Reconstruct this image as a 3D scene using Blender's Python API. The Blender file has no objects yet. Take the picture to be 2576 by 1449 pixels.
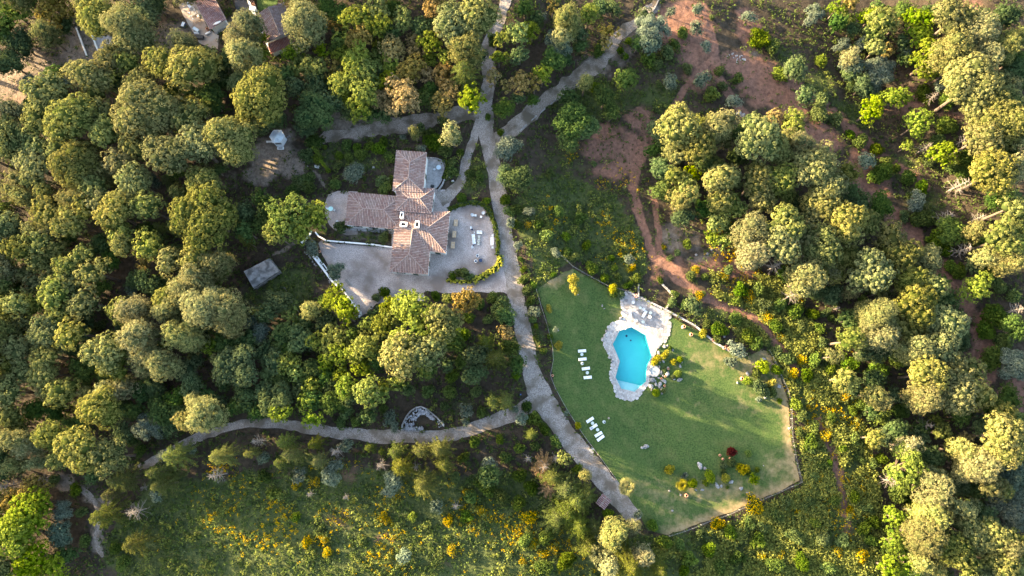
import bpy, bmesh, math, random
import numpy as np
from mathutils import Vector, Matrix, noise as mnoise
from mathutils.geometry import delaunay_2d_cdt

# ---------------------------------------------------------------- camera, sky, sun, exposure
SC = bpy.context.scene
COL = SC.collection
TILT = math.radians(10.5)                # the drone looks down and a little towards the top of the plan
FPX = 1700.0                             # focal length in plan units
CAMH = 170.0 * math.cos(TILT)
CAMY = -CAMH * math.tan(TILT)
SUN_EL = math.radians(13.0)
SUN_AZ = math.radians(-69.0)            # clockwise from +Y: the sun stands to the left and a little up
EXPOSURE = 3.28

cam_data = bpy.data.cameras.new('camera')
cam = bpy.data.objects.new('camera', cam_data)
COL.objects.link(cam)
cam.location = (0, CAMY, CAMH)
cam.rotation_euler = (TILT, 0, 0)
cam_data.sensor_width = 36.0
cam_data.lens = 36.0 * FPX / 2576.0
cam_data.clip_start = 1.0
cam_data.clip_end = 6000.0
SC.camera = cam

world = bpy.data.worlds.new('World')
SC.world = world
world.use_nodes = True
wn = world.node_tree.nodes
sky = wn.new('ShaderNodeTexSky')
sky.sky_type = 'NISHITA'
sky.sun_disc = False
sky.sun_elevation = SUN_EL
sky.sun_rotation = SUN_AZ % (2 * math.pi)
sky.air_density = 1.0
sky.dust_density = 2.5
sky.ozone_density = 0.6
wn['Background'].inputs['Strength'].default_value = 0.115
world.node_tree.links.new(sky.outputs[0], wn['Background'].inputs['Color'])

sd = bpy.data.lights.new('sun', 'SUN')
sd.energy = 5.0
sd.angle = math.radians(0.6)
sd.color = (1.0, 0.76, 0.44)
sun = bpy.data.objects.new('sun', sd)
COL.objects.link(sun)
sundir = Vector((math.sin(SUN_AZ) * math.cos(SUN_EL), math.cos(SUN_AZ) * math.cos(SUN_EL), math.sin(SUN_EL)))
sun.rotation_euler = (-sundir).to_track_quat('-Z', 'Y').to_euler()
sun.location = sundir * 300

SC.view_settings.view_transform = 'Standard'
SC.view_settings.look = 'None'
SC.view_settings.exposure = EXPOSURE
SC.view_settings.gamma = 1.0
SC.view_settings.use_curve_mapping = False
SC.render.engine = 'CYCLES'
SC.cycles.max_bounces = 6
SC.cycles.diffuse_bounces = 4
SC.cycles.transparent_max_bounces = 8
SC.cycles.caustics_reflective = False
SC.cycles.caustics_refractive = False

# ---------------------------------------------------------------- plan coordinates
# The plan was measured on a sheet 2576 x 1449 units, ten units to the metre, datum at z = 0.
rng = np.random.default_rng(7)
random.seed(7)
ROADY = [80, 44, 20, -8, -28, -45, -58, -90]
ROADX = [-6, -6, -1, 4, 7, 19, 30, 55]

def ss(a, b, x):
    t = np.clip((np.asarray(x, float) - a) / (b - a), 0, 1)
    return t * t * (3 - 2 * t)

def T(x, y):
    rx = np.interp(-np.asarray(y, float), [-v for v in ROADY], ROADX)
    x = np.asarray(x, float)
    return -9.0 * (1 - ss(-150, -42, x)) - 3.8 * ss(5, 23, x - rx) - 3.0 * ss(78, 108, x) + 4.0 * ss(108, 140, x) - 3.5 * ss(44, 82, x) * ss(-22, 2, np.asarray(y, float)) * (1 - ss(100, 128, x))

CT, ST = math.cos(TILT), math.sin(TILT)
def depth_at(dy, z):
    v = (724.5 - dy) / FPX
    return (CAMH - z) / (CT - v * ST)

def WA(dx, dy, z):
    """plan unit position of something seen at height z -> world point"""
    v = (724.5 - dy) / FPX
    t = (CAMH - z) / (CT - v * ST)
    return Vector(((dx - 1288.0) / FPX * t, CAMY + (v * CT + ST) * t, z))

def W(dx, dy, dz=0.0):
    """the same for something seen dz above the ground"""
    z = 0.0
    for _ in range(7):
        p = WA(dx, dy, z)
        z = float(T(p.x, p.y)) + dz
    return WA(dx, dy, z)

def toD(x, y, z):
    ry = y - CAMY; rz = z - CAMH
    d = ry * ST - rz * CT
    return x / d * FPX + 1288.0, 724.5 - (ry * CT + rz * ST) / d * FPX

def zoomer(ox, oy, k):
    return lambda x, y: (ox + x * k, oy + y * k)
HZ = zoomer(817.8, 357.8, .2381)     # house sheet
QZ = zoomer(1086.1, 485.6, .15873)   # patio sheet
PZ = zoomer(1469.4, 715.6, .21168)   # pool sheet
UZ = zoomer(421.7, 0, .14881)        # top houses sheet
GZ = zoomer(575.0, 306.7, .12343)    # gazebo sheet
WZ = zoomer(600.6, 575.0, .16754)    # bench wall sheet
FZ = zoomer(1673.9, 1086.1, .17637)  # flower bed sheet
LZ = zoomer(1431.1, 856.1, .21156)   # lounger sheet
EZ = zoomer(1788.9, 805.0, .19405)   # lawn east sheet
RZ = zoomer(958.3, 996.7, .08433)    # stone enclosure sheet
NZ = zoomer(1316.1, 664.4, .15873)   # lawn north sheet
CZ = zoomer(166.1, 38.3, .1058)      # walled plot sheet

def pip(px, py, poly):
    px = np.asarray(px, float); py = np.asarray(py, float)
    inside = np.zeros(px.shape, bool)
    n = len(poly)
    for i in range(n):
        x0, y0 = poly[i][:2]; x1, y1 = poly[(i + 1) % n][:2]
        if y0 == y1:
            continue
        c = ((y0 > py) != (y1 > py)) & (px < (x1 - x0) * (py - y0) / (y1 - y0) + x0)
        inside ^= c
    return inside

def poldist(px, py, pl):
    px = np.asarray(px, float); py = np.asarray(py, float)
    d = np.full(px.shape, 1e9)
    for (x0, y0), (x1, y1) in zip(pl[:-1], pl[1:]):
        vx, vy = x1 - x0, y1 - y0
        L = vx * vx + vy * vy + 1e-9
        t = np.clip(((px - x0) * vx + (py - y0) * vy) / L, 0, 1)
        d = np.minimum(d, np.hypot(px - x0 - t * vx, py - y0 - t * vy))
    return d

def vnoise(x, y, s, seed=0):
    """value noise, vectorised"""
    r = np.random.default_rng(seed).random((256, 256))
    fx = np.asarray(x, float) / s + 1000; fy = np.asarray(y, float) / s + 1000
    ix = np.floor(fx).astype(int); iy = np.floor(fy).astype(int)
    tx = fx - ix; ty = fy - iy
    tx = tx * tx * (3 - 2 * tx); ty = ty * ty * (3 - 2 * ty)
    a = r[ix % 256, iy % 256]; b = r[(ix + 1) % 256, iy % 256]
    c = r[ix % 256, (iy + 1) % 256]; d = r[(ix + 1) % 256, (iy + 1) % 256]
    return (a * (1 - tx) + b * tx) * (1 - ty) + (c * (1 - tx) + d * tx) * ty

def fbm(x, y, s, seed=0, o=4):
    v = 0; a = .5; t = 0
    for k in range(o):
        v = v + a * vnoise(x, y, s / 2 ** k, seed + k); t += a; a *= .55
    return v / t

def spline(pts, step=10.0):
    """Catmull-Rom through tuples of any length"""
    P = [np.array(p, float) for p in pts]
    P = [2 * P[0] - P[1]] + P + [2 * P[-1] - P[-2]]
    out = []
    for i in range(1, len(P) - 2):
        n = max(1, int(np.hypot(*(P[i + 1] - P[i])[:2]) / step))
        for k in range(n):
            t = k / n
            out.append(.5 * (2 * P[i] + (P[i + 1] - P[i - 1]) * t + (2 * P[i - 1] - 5 * P[i] + 4 * P[i + 1] - P[i + 2]) * t * t
                             + (3 * P[i] - P[i - 1] - 3 * P[i + 1] + P[i + 2]) * t ** 3))
    out.append(P[-2])
    return out

# ---------------------------------------------------------------- materials
MATS = {}
def nodes_of(name):
    m = bpy.data.materials.new(name); m.use_nodes = True
    nt = m.node_tree
    return m, nt, nt.nodes, nt.links

def surf(name, c1, c2=None, scale=1.0, rough=.85, bump=0.0, bscale=None, c3=None, s3=None, metal=0.0, spec=.3, detail=5.0, lo=.35, hi=.65, tint=None, rnd=0.0, b3=(.45, .62)):
    """two or three tone procedural surface in world space"""
    if name in MATS: return MATS[name]
    m, nt, N, Lk = nodes_of(name)
    b = N['Principled BSDF']
    b.inputs['Roughness'].default_value = rough
    b.inputs['Metallic'].default_value = metal
    b.inputs['Specular IOR Level'].default_value = spec
    geo = N.new('ShaderNodeNewGeometry')
    col = None
    if c2 is None: c2 = tuple(min(1, v * 1.18) for v in c1)
    nz = N.new('ShaderNodeTexNoise'); nz.inputs['Scale'].default_value = scale; nz.inputs['Detail'].default_value = detail
    nz.inputs['Roughness'].default_value = .65
    Lk.new(geo.outputs['Position'], nz.inputs['Vector'])
    mr = N.new('ShaderNodeMapRange'); mr.inputs[1].default_value = lo; mr.inputs[2].default_value = hi
    Lk.new(nz.outputs['Fac'], mr.inputs[0])
    mx = N.new('ShaderNodeMix'); mx.data_type = 'RGBA'
    mx.inputs[6].default_value = (*c1, 1); mx.inputs[7].default_value = (*c2, 1)
    Lk.new(mr.outputs[0], mx.inputs[0]); col = mx.outputs[2]
    if c3 is not None:
        n3 = N.new('ShaderNodeTexNoise'); n3.inputs['Scale'].default_value = s3 or scale * .2; n3.inputs['Detail'].default_value = 4
        Lk.new(geo.outputs['Position'], n3.inputs['Vector'])
        m3 = N.new('ShaderNodeMapRange'); m3.inputs[1].default_value = b3[0]; m3.inputs[2].default_value = b3[1]
        Lk.new(n3.outputs['Fac'], m3.inputs[0])
        x3 = N.new('ShaderNodeMix'); x3.data_type = 'RGBA'; x3.inputs[7].default_value = (*c3, 1)
        Lk.new(m3.outputs[0], x3.inputs[0]); Lk.new(col, x3.inputs[6]); col = x3.outputs[2]
    if tint is not None:                        # per-piece shade stored in the mesh
        at = N.new('ShaderNodeAttribute'); at.attribute_name = 'tint'
        xt = N.new('ShaderNodeMix'); xt.data_type = 'RGBA'; xt.inputs[7].default_value = (*tint, 1)
        Lk.new(at.outputs['Fac'], xt.inputs[0]); Lk.new(col, xt.inputs[6]); col = xt.outputs[2]
    if rnd:
        oi = N.new('ShaderNodeObjectInfo')
        r2 = N.new('ShaderNodeMapRange'); r2.inputs[3].default_value = 1 - rnd; r2.inputs[4].default_value = 1 + rnd
        Lk.new(oi.outputs['Random'], r2.inputs[0])
        hs = N.new('ShaderNodeHueSaturation'); Lk.new(r2.outputs[0], hs.inputs['Value']); Lk.new(col, hs.inputs['Color']); col = hs.outputs[0]
    Lk.new(col, b.inputs['Base Color'])
    if bump:
        n2 = N.new('ShaderNodeTexNoise'); n2.inputs['Scale'].default_value = bscale or scale * 2; n2.inputs['Detail'].default_value = 4
        Lk.new(geo.outputs['Position'], n2.inputs['Vector'])
        bp = N.new('ShaderNodeBump'); bp.inputs['Strength'].default_value = bump; bp.inputs['Distance'].default_value = .15
        Lk.new(n2.outputs['Fac'], bp.inputs['Height']); Lk.new(bp.outputs[0], b.inputs['Normal'])
    MATS[name] = m
    return m

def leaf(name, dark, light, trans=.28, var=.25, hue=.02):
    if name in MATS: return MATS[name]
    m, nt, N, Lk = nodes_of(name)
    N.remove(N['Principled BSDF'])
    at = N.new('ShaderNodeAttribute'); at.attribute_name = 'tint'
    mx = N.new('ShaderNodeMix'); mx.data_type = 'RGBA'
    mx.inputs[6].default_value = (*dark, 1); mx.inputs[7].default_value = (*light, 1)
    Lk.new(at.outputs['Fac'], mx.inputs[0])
    oi = N.new('ShaderNodeObjectInfo')
    hs = N.new('ShaderNodeHueSaturation')
    r1 = N.new('ShaderNodeMapRange'); r1.inputs[3].default_value = 1 - var; r1.inputs[4].default_value = 1 + var
    Lk.new(oi.outputs['Random'], r1.inputs[0]); Lk.new(r1.outputs[0], hs.inputs['Value'])
    wn_ = N.new('ShaderNodeTexWhiteNoise'); wn_.noise_dimensions = '1D'; Lk.new(oi.outputs['Random'], wn_.inputs['W'])
    r2 = N.new('ShaderNodeMapRange'); r2.inputs[3].default_value = .5 - hue; r2.inputs[4].default_value = .5 + hue
    Lk.new(wn_.outputs['Value'], r2.inputs[0]); Lk.new(r2.outputs[0], hs.inputs['Hue'])
    r3 = N.new('ShaderNodeMapRange'); r3.inputs[3].default_value = 1.22; r3.inputs[4].default_value = 1.22 - var * 1.3
    w3 = N.new('ShaderNodeMath'); w3.operation = 'FRACT'; w4 = N.new('ShaderNodeMath'); w4.operation = 'MULTIPLY'; w4.inputs[1].default_value = 37.7
    Lk.new(oi.outputs['Random'], w4.inputs[0]); Lk.new(w4.outputs[0], w3.inputs[0]); Lk.new(w3.outputs[0], r3.inputs[0]); Lk.new(r3.outputs[0], hs.inputs['Saturation'])
    Lk.new(mx.outputs[2], hs.inputs['Color'])
    d = N.new('ShaderNodeBsdfDiffuse'); t = N.new('ShaderNodeBsdfTranslucent'); ms = N.new('ShaderNodeMixShader')
    ms.inputs[0].default_value = trans
    Lk.new(hs.outputs[0], d.inputs[0]); Lk.new(hs.outputs[0], t.inputs[0])
    Lk.new(d.outputs[0], ms.inputs[1]); Lk.new(t.outputs[0], ms.inputs[2])
    Lk.new(ms.outputs[0], N['Material Output'].inputs[0])
    MATS[name] = m
    return m

# ---------------------------------------------------------------- objects
REG = []       # things that get a label saying which one of its kind it is

def newobj(name, mesh, parent=None, loc=None, rz=0.0):
    o = bpy.data.objects.new(name, mesh)
    COL.objects.link(o)
    if parent is not None: o.parent = parent
    if loc is not None: o.location = loc
    if rz: o.rotation_euler = (0, 0, rz)
    return o

def thing(name, loc, rz=0.0):
    return newobj(name, None, None, loc, rz)

def tag(o, label, cat, group=None):
    o['label'] = label; o['category'] = cat
    if group: o['group'] = group
    return o

def reg(o, desc, cat, group, d):
    REG.append((o, desc, cat, group, d))
    o['category'] = cat
    if group: o['group'] = group
    return o

def struct(o):
    o['kind'] = 'structure'; return o

def stuff(o):
    o['kind'] = 'stuff'; return o

def np_mesh(name, V, F, mat, tint=None, smooth=False):
    """V (n,3), F (m,k) all faces the same size"""
    V = np.asarray(V, np.float32); F = np.asarray(F, np.int32)
    k = F.shape[1]
    me = bpy.data.meshes.new(name)
    me.vertices.add(len(V)); me.vertices.foreach_set('co', V.ravel())
    me.loops.add(F.size); me.loops.foreach_set('vertex_index', F.ravel())
    me.polygons.add(len(F))
    me.polygons.foreach_set('loop_start', np.arange(0, F.size, k, dtype=np.int32))
    me.polygons.foreach_set('loop_total', np.full(len(F), k, np.int32))
    if smooth: me.polygons.foreach_set('use_smooth', np.ones(len(F), bool))
    me.update(calc_edges=True)
    if tint is not None:
        a = me.attributes.new('tint', 'FLOAT', 'FACE'); a.data.foreach_set('value', np.asarray(tint, np.float32))
    if mat: me.materials.append(mat)
    return me

class MB:
    def __init__(s): s.bm = bmesh.new()
    def _x(s, vs, loc, rot):
        M = Matrix.Translation(Vector(loc)) @ (rot if isinstance(rot, Matrix) else Matrix.Rotation(rot, 4, 'Z'))
        bmesh.ops.transform(s.bm, matrix=M, verts=vs)
    def box(s, loc, size, rot=0.0, taper=None):
        r = bmesh.ops.create_cube(s.bm, size=1.0)['verts']
        for v in r:
            v.co.x *= size[0]; v.co.y *= size[1]; v.co.z *= size[2]
            if taper and v.co.z > 0: v.co.x *= taper; v.co.y *= taper
        s._x(r, loc, rot); return s
    def cyl(s, loc, r1, h, r2=None, n=16, rot=0.0):
        r = bmesh.ops.create_cone(s.bm, cap_ends=True, cap_tris=False, segments=n, radius1=r1, radius2=r1 if r2 is None else r2, depth=h)['verts']
        s._x(r, loc, rot); return s
    def tube(s, pts, rad, n=5):
        rings = []
        pts = [Vector(p) for p in pts]
        for i, p in enumerate(pts):
            d = (pts[min(i + 1, len(pts) - 1)] - pts[max(i - 1, 0)])
            d = d.normalized() if d.length > 1e-6 else Vector((0, 0, 1))
            a = d.orthogonal().normalized(); b = d.cross(a)
            r = rad[i] if hasattr(rad, '__len__') else rad
            rings.append([s.bm.verts.new(p + a * r * math.cos(2 * math.pi * k / n) + b * r * math.sin(2 * math.pi * k / n)) for k in range(n)])
        # keep the rings aligned
        for A, B in zip(rings[:-1], rings[1:]):
            off = min(range(n), key=lambda o: sum((A[k].co - B[(k + o) % n].co).length for k in range(n)))
            B[:] = B[off:] + B[:off]
            for k in range(n):
                try: s.bm.faces.new((A[k], A[(k + 1) % n], B[(k + 1) % n], B[k]))
                except ValueError: pass
        for R_ in (rings[0], rings[-1]):
            try: s.bm.faces.new(R_)
            except ValueError: pass
        return s
    def prism(s, pts, z0, z1):
        bo = [s.bm.verts.new((p[0], p[1], z0)) for p in pts]
        to = [s.bm.verts.new((p[0], p[1], z1)) for p in pts]
        n = len(pts)
        s.bm.faces.new(to); s.bm.faces.new(bo[::-1])
        for i in range(n): s.bm.faces.new((bo[i], bo[(i + 1) % n], to[(i + 1) % n], to[i]))
        return s
    def lathe(s, prof, loc=(0, 0, 0), n=16):
        rings = [[s.bm.verts.new((loc[0] + r * math.cos(2 * math.pi * k / n), loc[1] + r * math.sin(2 * math.pi * k / n), loc[2] + z)) for k in range(n)] for r, z in prof]
        for A, B in zip(rings[:-1], rings[1:]):
            for k in range(n): s.bm.faces.new((A[k], A[(k + 1) % n], B[(k + 1) % n], B[k]))
        return s
    def poly(s, pts):
        s.bm.faces.new([s.bm.verts.new(p) for p in pts]); return s
    def mesh(s, name, mat, smooth=False, bevel=0.0):
        if bevel:
            bmesh.ops.bevel(s.bm, geom=s.bm.edges[:], offset=bevel, segments=1, affect='EDGES', clamp_overlap=True)
        bmesh.ops.recalc_face_normals(s.bm, faces=s.bm.faces[:])
        me = bpy.data.meshes.new(name); s.bm.to_mesh(me); s.bm.free()
        if smooth:
            for p in me.polygons: p.use_smooth = True
        me.materials.append(mat); return me
    def build(s, name, mat, parent=None, loc=None, rz=0.0, smooth=False, bevel=0.0):
        return newobj(name, s.mesh(name, mat, smooth, bevel), parent, loc, rz)

def offset_poly(pts, d):
    """inward offset of a polygon (any winding)"""
    P = [Vector(p[:2]) for p in pts]; n = len(P)
    A = sum(P[i].x * P[(i + 1) % n].y - P[(i + 1) % n].x * P[i].y for i in range(n))
    s = 1 if A > 0 else -1
    out = []
    for i in range(n):
        e0 = (P[i] - P[i - 1]).normalized(); e1 = (P[(i + 1) % n] - P[i]).normalized()
        n0 = Vector((-e0.y, e0.x)) * s; n1 = Vector((-e1.y, e1.x)) * s
        b = n0 + n1
        b = b / max(.3, b.dot(b) / 2)
        out.append(P[i] + b * d)
    return out

# ---------------------------------------------------------------- sheets: drive, roads, lawn, paving
SHEETS = []    # world polygons that keep the ground beneath flat and bare

def sheet(name, polyD, mat, dz, step=1.0, holes=(), dens=None, attr=None, rough=0.0):
    """flat sheet lying on the ground inside a plan polygon"""
    P = [W(*p) for p in polyD]
    pts = []
    for i in range(len(P)):
        a, b = P[i], P[(i + 1) % len(P)]
        n = max(1, int((b - a).length / step))
        for k in range(n):
            q = a.lerp(b, k / n)
            j = rough * (vnoise(q.x, q.y, 1.3, 5) - .5) if rough else 0
            e = (b - a).normalized()
            pts.append((q.x - e.y * j, q.y + e.x * j))
    poly = pts[:]
    xs = [p[0] for p in pts]; ys = [p[1] for p in pts]
    gx, gy = np.meshgrid(np.arange(min(xs) + .3, max(xs), step), np.arange(min(ys) + .3, max(ys), step))
    ok = pip(gx, gy, poly) & (poldist(gx, gy, poly + [poly[0]]) > step * .4)
    hp = [[tuple(W(*p)[:2]) for p in h] for h in holes]
    n0 = len(pts)
    edges = [(i, (i + 1) % n0) for i in range(n0)]
    for h in hp:
        ok &= ~pip(gx, gy, h)
        s = len(pts); pts += h
        edges += [(s + i, s + (i + 1) % len(h)) for i in range(len(h))]
    pts += list(zip(gx[ok], gy[ok]))
    vs, _, fs, *_ = delaunay_2d_cdt([Vector(p) for p in pts], edges, [], 0, 1e-4)
    V = np.array([(v.x, v.y) for v in vs]); F = np.array([f for f in fs if len(f) == 3])
    c = V[F].mean(1)
    keep = pip(c[:, 0], c[:, 1], poly)
    for h in hp: keep &= ~pip(c[:, 0], c[:, 1], h)
    F = F[keep]
    e1 = V[F[:, 1]] - V[F[:, 0]]; e2 = V[F[:, 2]] - V[F[:, 0]]
    fl = (e1[:, 0] * e2[:, 1] - e1[:, 1] * e2[:, 0]) < 0
    F[fl] = F[fl][:, ::-1]
    z = T(V[:, 0], V[:, 1]) + dz
    me = np_mesh(name, np.c_[V, z], F, mat)
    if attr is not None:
        a = me.attributes.new('dry', 'FLOAT', 'POINT')  # holds dry grass and the sunlit yellow painted into the lawn
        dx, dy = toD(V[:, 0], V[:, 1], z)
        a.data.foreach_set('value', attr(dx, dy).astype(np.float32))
    SHEETS.append(poly)
    return struct(newobj(name, me))

def strip(name, ptsD, mat, dz, cols=5, edge=.35, seed=0):
    """road along plan points (x, y, width)"""
    S = spline(ptsD, 8.0)
    V = []; L = []; R_ = []
    for i, p in enumerate(S):
        a = S[max(i - 1, 0)]; b = S[min(i + 1, len(S) - 1)]
        d = np.array([b[0] - a[0], b[1] - a[1]]); d /= np.hypot(*d) + 1e-9
        nx, ny = -d[1], d[0]
        w = p[2] / 2
        wl = w + 10 * edge * (vnoise(i * .8, 3.3, 1.7, seed) - .5) * 2
        wr = w + 10 * edge * (vnoise(i * .8, 9.3, 1.7, seed + 1) - .5) * 2
        for k in range(cols):
            t = k / (cols - 1); o = -wl + (wl + wr) * t
            q = W(p[0] + nx * o, p[1] + ny * o)
            V.append((q.x, q.y, float(T(q.x, q.y)) + dz))
        L.append(V[-cols][:2]); R_.append(V[-1][:2])
    F = [(i * cols + k, i * cols + k + 1, (i + 1) * cols + k + 1, (i + 1) * cols + k) for i in range(len(S) - 1) for k in range(cols - 1)]
    V = np.array(V); F = np.array(F)
    e1 = V[F[:, 1]] - V[F[:, 0]]; e2 = V[F[:, 2]] - V[F[:, 0]]
    fl = (e1[:, 0] * e2[:, 1] - e1[:, 1] * e2[:, 0]) < 0
    F[fl] = F[fl][:, ::-1]
    SHEETS.append(L + R_[::-1])
    return struct(newobj(name, np_mesh(name, V, F, mat)))

def gravel_mat(name, c1, c2, c3, spot):
    return surf(name, c1, c2, scale=5.0, rough=.95, bump=.7, bscale=6, c3=c3, s3=spot, detail=6, lo=.38, hi=.6)

M_COBBLE = gravel_mat('cobble road', (.118, .1, .088), (.325, .284, .255), (.13, .106, .082), .3)
M_DRIVE = gravel_mat('drive gravel', (.21, .175, .164), (.43, .375, .352), (.175, .14, .122), .13)
M_LANE = gravel_mat('dusty lane', (.108, .086, .068), (.29, .242, .205), (.09, .072, .05), .25)
M_COURT = surf('terrace concrete', (.2, .19, .19), (.33, .32, .32), scale=1.2, bump=.3, bscale=6)
M_TAR = surf('dark paving', (.03, .032, .038), (.06, .06, .07), scale=2)

def lawn_mat():
    m, nt, N, Lk = nodes_of('lawn grass')
    b = N['Principled BSDF']; b.inputs['Roughness'].default_value = .9; b.inputs['Specular IOR Level'].default_value = .1
    geo = N.new('ShaderNodeNewGeometry')
    def nz(s, d=5):
        n = N.new('ShaderNodeTexNoise'); n.inputs['Scale'].default_value = s; n.inputs['Detail'].default_value = d; n.inputs['Roughness'].default_value = .6
        Lk.new(geo.outputs['Position'], n.inputs['Vector']); return n.outputs['Fac']
    def rng_(f, lo, hi):
        r = N.new('ShaderNodeMapRange'); r.inputs[1].default_value = lo; r.inputs[2].default_value = hi; Lk.new(f, r.inputs[0]); return r.outputs[0]
    def mix(f, a, c):
        x = N.new('ShaderNodeMix'); x.data_type = 'RGBA'; Lk.new(f, x.inputs[0])
        for s, v in ((6, a), (7, c)):
            if isinstance(v, tuple): x.inputs[s].default_value = (*v, 1)
            else: Lk.new(v, x.inputs[s])
        return x.outputs[2]
    base = mix(rng_(nz(.09), .35, .65), (.027, .06, .015), (.052, .09, .022))
    base = mix(rng_(nz(.35, 6), .48, .72), base, (.105, .115, .04))
    fine = mix(rng_(nz(2.6, 6), .35, .65), (.016, .034, .01), (.095, .125, .038))
    base2 = N.new('ShaderNodeMix'); base2.data_type = 'RGBA'; base2.inputs[0].default_value = .5
    Lk.new(base, base2.inputs[6]); Lk.new(fine, base2.inputs[7])
    at = N.new('ShaderNodeAttribute'); at.attribute_name = 'dry'  # dryness, with painted sunlit patches mixed in
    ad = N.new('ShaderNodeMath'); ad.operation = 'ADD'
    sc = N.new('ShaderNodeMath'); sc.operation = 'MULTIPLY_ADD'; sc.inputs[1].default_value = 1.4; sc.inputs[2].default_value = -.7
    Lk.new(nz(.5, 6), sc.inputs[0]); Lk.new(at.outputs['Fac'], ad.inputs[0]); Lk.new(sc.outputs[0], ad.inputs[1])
    dry = mix(rng_(nz(1.5, 6), .35, .65), (.17, .13, .065), (.26, .2, .11))  # tone of dry grass, also used for the painted sunlight
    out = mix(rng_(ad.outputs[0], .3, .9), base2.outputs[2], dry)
    Lk.new(out, b.inputs['Base Color'])
    bp = N.new('ShaderNodeBump'); bp.inputs['Strength'].default_value = .6; bp.inputs['Distance'].default_value = .12
    Lk.new(nz(3.5, 5), bp.inputs['Height']); Lk.new(bp.outputs[0], b.inputs['Normal'])
    return m
M_LAWN = lawn_mat()

POOL = [PZ(*p) for p in [(563,508),(735,606),(803,858),(745,975),(733,1155),(597,1275),(440,1237),(373,1103),(424,912),(340,712),(418,552)]]
DECK = [PZ(*p) for p in [(525,88),(440,185),(450,270),(465,310),(470,400),(430,430),(340,455),(285,510),(280,560),(235,650),(240,720),(255,770),(300,825),(330,870),(340,920),(325,1000),(310,1060),(320,1140),(350,1200),(365,1280),(390,1330),(450,1350),(520,1370),(590,1372),(640,1340),(690,1260),(750,1200),(765,1120),(775,1000),(800,930),(850,770),(870,735),(960,660),(1005,560),(1015,480),(985,420),(1030,372),(960,318),(700,178)]]
LAWN = [(1352,727),(1421,684),(1441,675),(1486,700),(1527,722),(1576,735),(1690,797),(1760,835),(1821,868),(1870,900),(1915,880),(1935,886),(1960,940),(1983,1010),(1990,1100),(2000,1160),(2012,1210),(1940,1243),(1830,1292),(1740,1325),(1680,1345),(1630,1335),(1608,1295),(1565,1225),(1515,1155),(1465,1090),(1420,1020),(1393,965),(1388,930),(1392,880),(1378,810)]

def lawn_dry_sunlit(dx, dy):
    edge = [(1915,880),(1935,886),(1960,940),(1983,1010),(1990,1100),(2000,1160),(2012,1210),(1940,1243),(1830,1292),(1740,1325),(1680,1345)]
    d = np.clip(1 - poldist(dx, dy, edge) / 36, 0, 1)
    for (x, y, rx, ry, w) in [(1690,1290,90,40,.35),(1900,920,70,40,.7),(1380,700,40,25,.9),(1800,1235,160,45,.55),(1560,790,30,25,.4),(1730,1030,60,50,.25),(1960,1180,60,70,.5),(1970,960,30,90,.8),(1420,690,50,14,.6),(1850,900,60,25,.5),(1790,900,110,55,.42),(1640,1235,110,45,.42),(1900,1010,90,50,.36)]:  # last blobs paint sunlight on the lawn as yellow; the rest are dry grass
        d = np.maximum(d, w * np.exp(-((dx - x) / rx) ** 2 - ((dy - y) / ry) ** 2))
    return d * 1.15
sheet('lawn', LAWN, M_LAWN, .03, step=1.2, holes=[POOL], attr=lawn_dry_sunlit, rough=.5)
strip('gravel_road', [(1275,-25,26),(1264,33,26),(1240,90,30),(1227,133,34),(1231,200,35),(1222,260,36),(1224,333,38),(1238,400,38),(1256,500,38),(1274,600,38),(1290,690,42),(1303,760,42),(1320,850,42),(1336,930,46),(1362,1000,58),(1405,1065,52),(1462,1140,50),(1520,1210,48),(1568,1268,44),(1600,1312,36)], M_COBBLE, .085, seed=3)
strip('lower_gravel_road', [(1365,1000,50),(1320,1028,42),(1271,1048,34),(1177,1083,30),(1110,1096,30),(1044,1100,31),(931,1095,33),(811,1083,28),(720,1068,27),(644,1064,25),(585,1073,22),(530,1090,22),(470,1112,20),(410,1145,18),(350,1178,16)], M_COBBLE, .07, seed=11)
strip('upper_gravel_lane', [(1222,292,36),(1161,290,36),(1110,294,36),(1077,302,40),(1010,314,38),(950,322,38),(890,335,30),(830,345,26),(780,355,20)], M_LANE, .06, edge=.8, seed=21)
strip('garden_path', [(1206,300,22),(1197,333,22),(1186,365,23),(1175,400,23),(1165,440,23),(1150,468,24),(1128,490,30),(1105,505,40)], M_COBBLE, .066, seed=31)
strip('old_stone_track', [(1232,352,30),(1262,338,40),(1285,325,44),(1301,310,42),(1371,253,38),(1455,193,38),(1521,143,36),(1571,77,30),(1640,20,26),(1660,-10,24)], M_LANE, .055, edge=.9, seed=41)
sheet('gravel_drive', [(800,612),(812,600),(825,612),(985,622),(985,560),(1000,500),(1095,478),(1120,478),(1138,500),(1128,525),(1170,512),(1212,514),(1240,560),(1255,620),(1275,640),(1290,690),(1300,745),(1267,736),(1180,735),(1117,740),(1075,730),(1067,736),(1070,757),(1000,757),(945,765),(925,790),(905,797),(890,770),(870,735),(845,700),(820,660)], M_DRIVE, .05, rough=.5)
strip('dirt_track', [(120,1195,10),(165,1214,15),(215,1238,18),(248,1272,16),(250,1310,12),(244,1345,17),(250,1378,16),(262,1400,8)], M_LANE, .05, edge=.5, seed=51)
sheet('terrace', [HZ(1060,170),HZ(1110,170),HZ(1180,175),HZ(1240,200),HZ(1262,260),HZ(1255,340),HZ(1235,400),HZ(1205,455),HZ(1165,500),HZ(1040,500)], M_COURT, .06)
sheet('left_terrace', [(818,510),(826,490),(850,480),(900,482),(900,590),(872,592),(845,582),(828,565),(818,540)], M_DRIVE, .055)
sheet('dark_court', [UZ(1120,-60),UZ(1345,-60),UZ(1400,165),UZ(1160,190)], M_TAR, .05)
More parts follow.
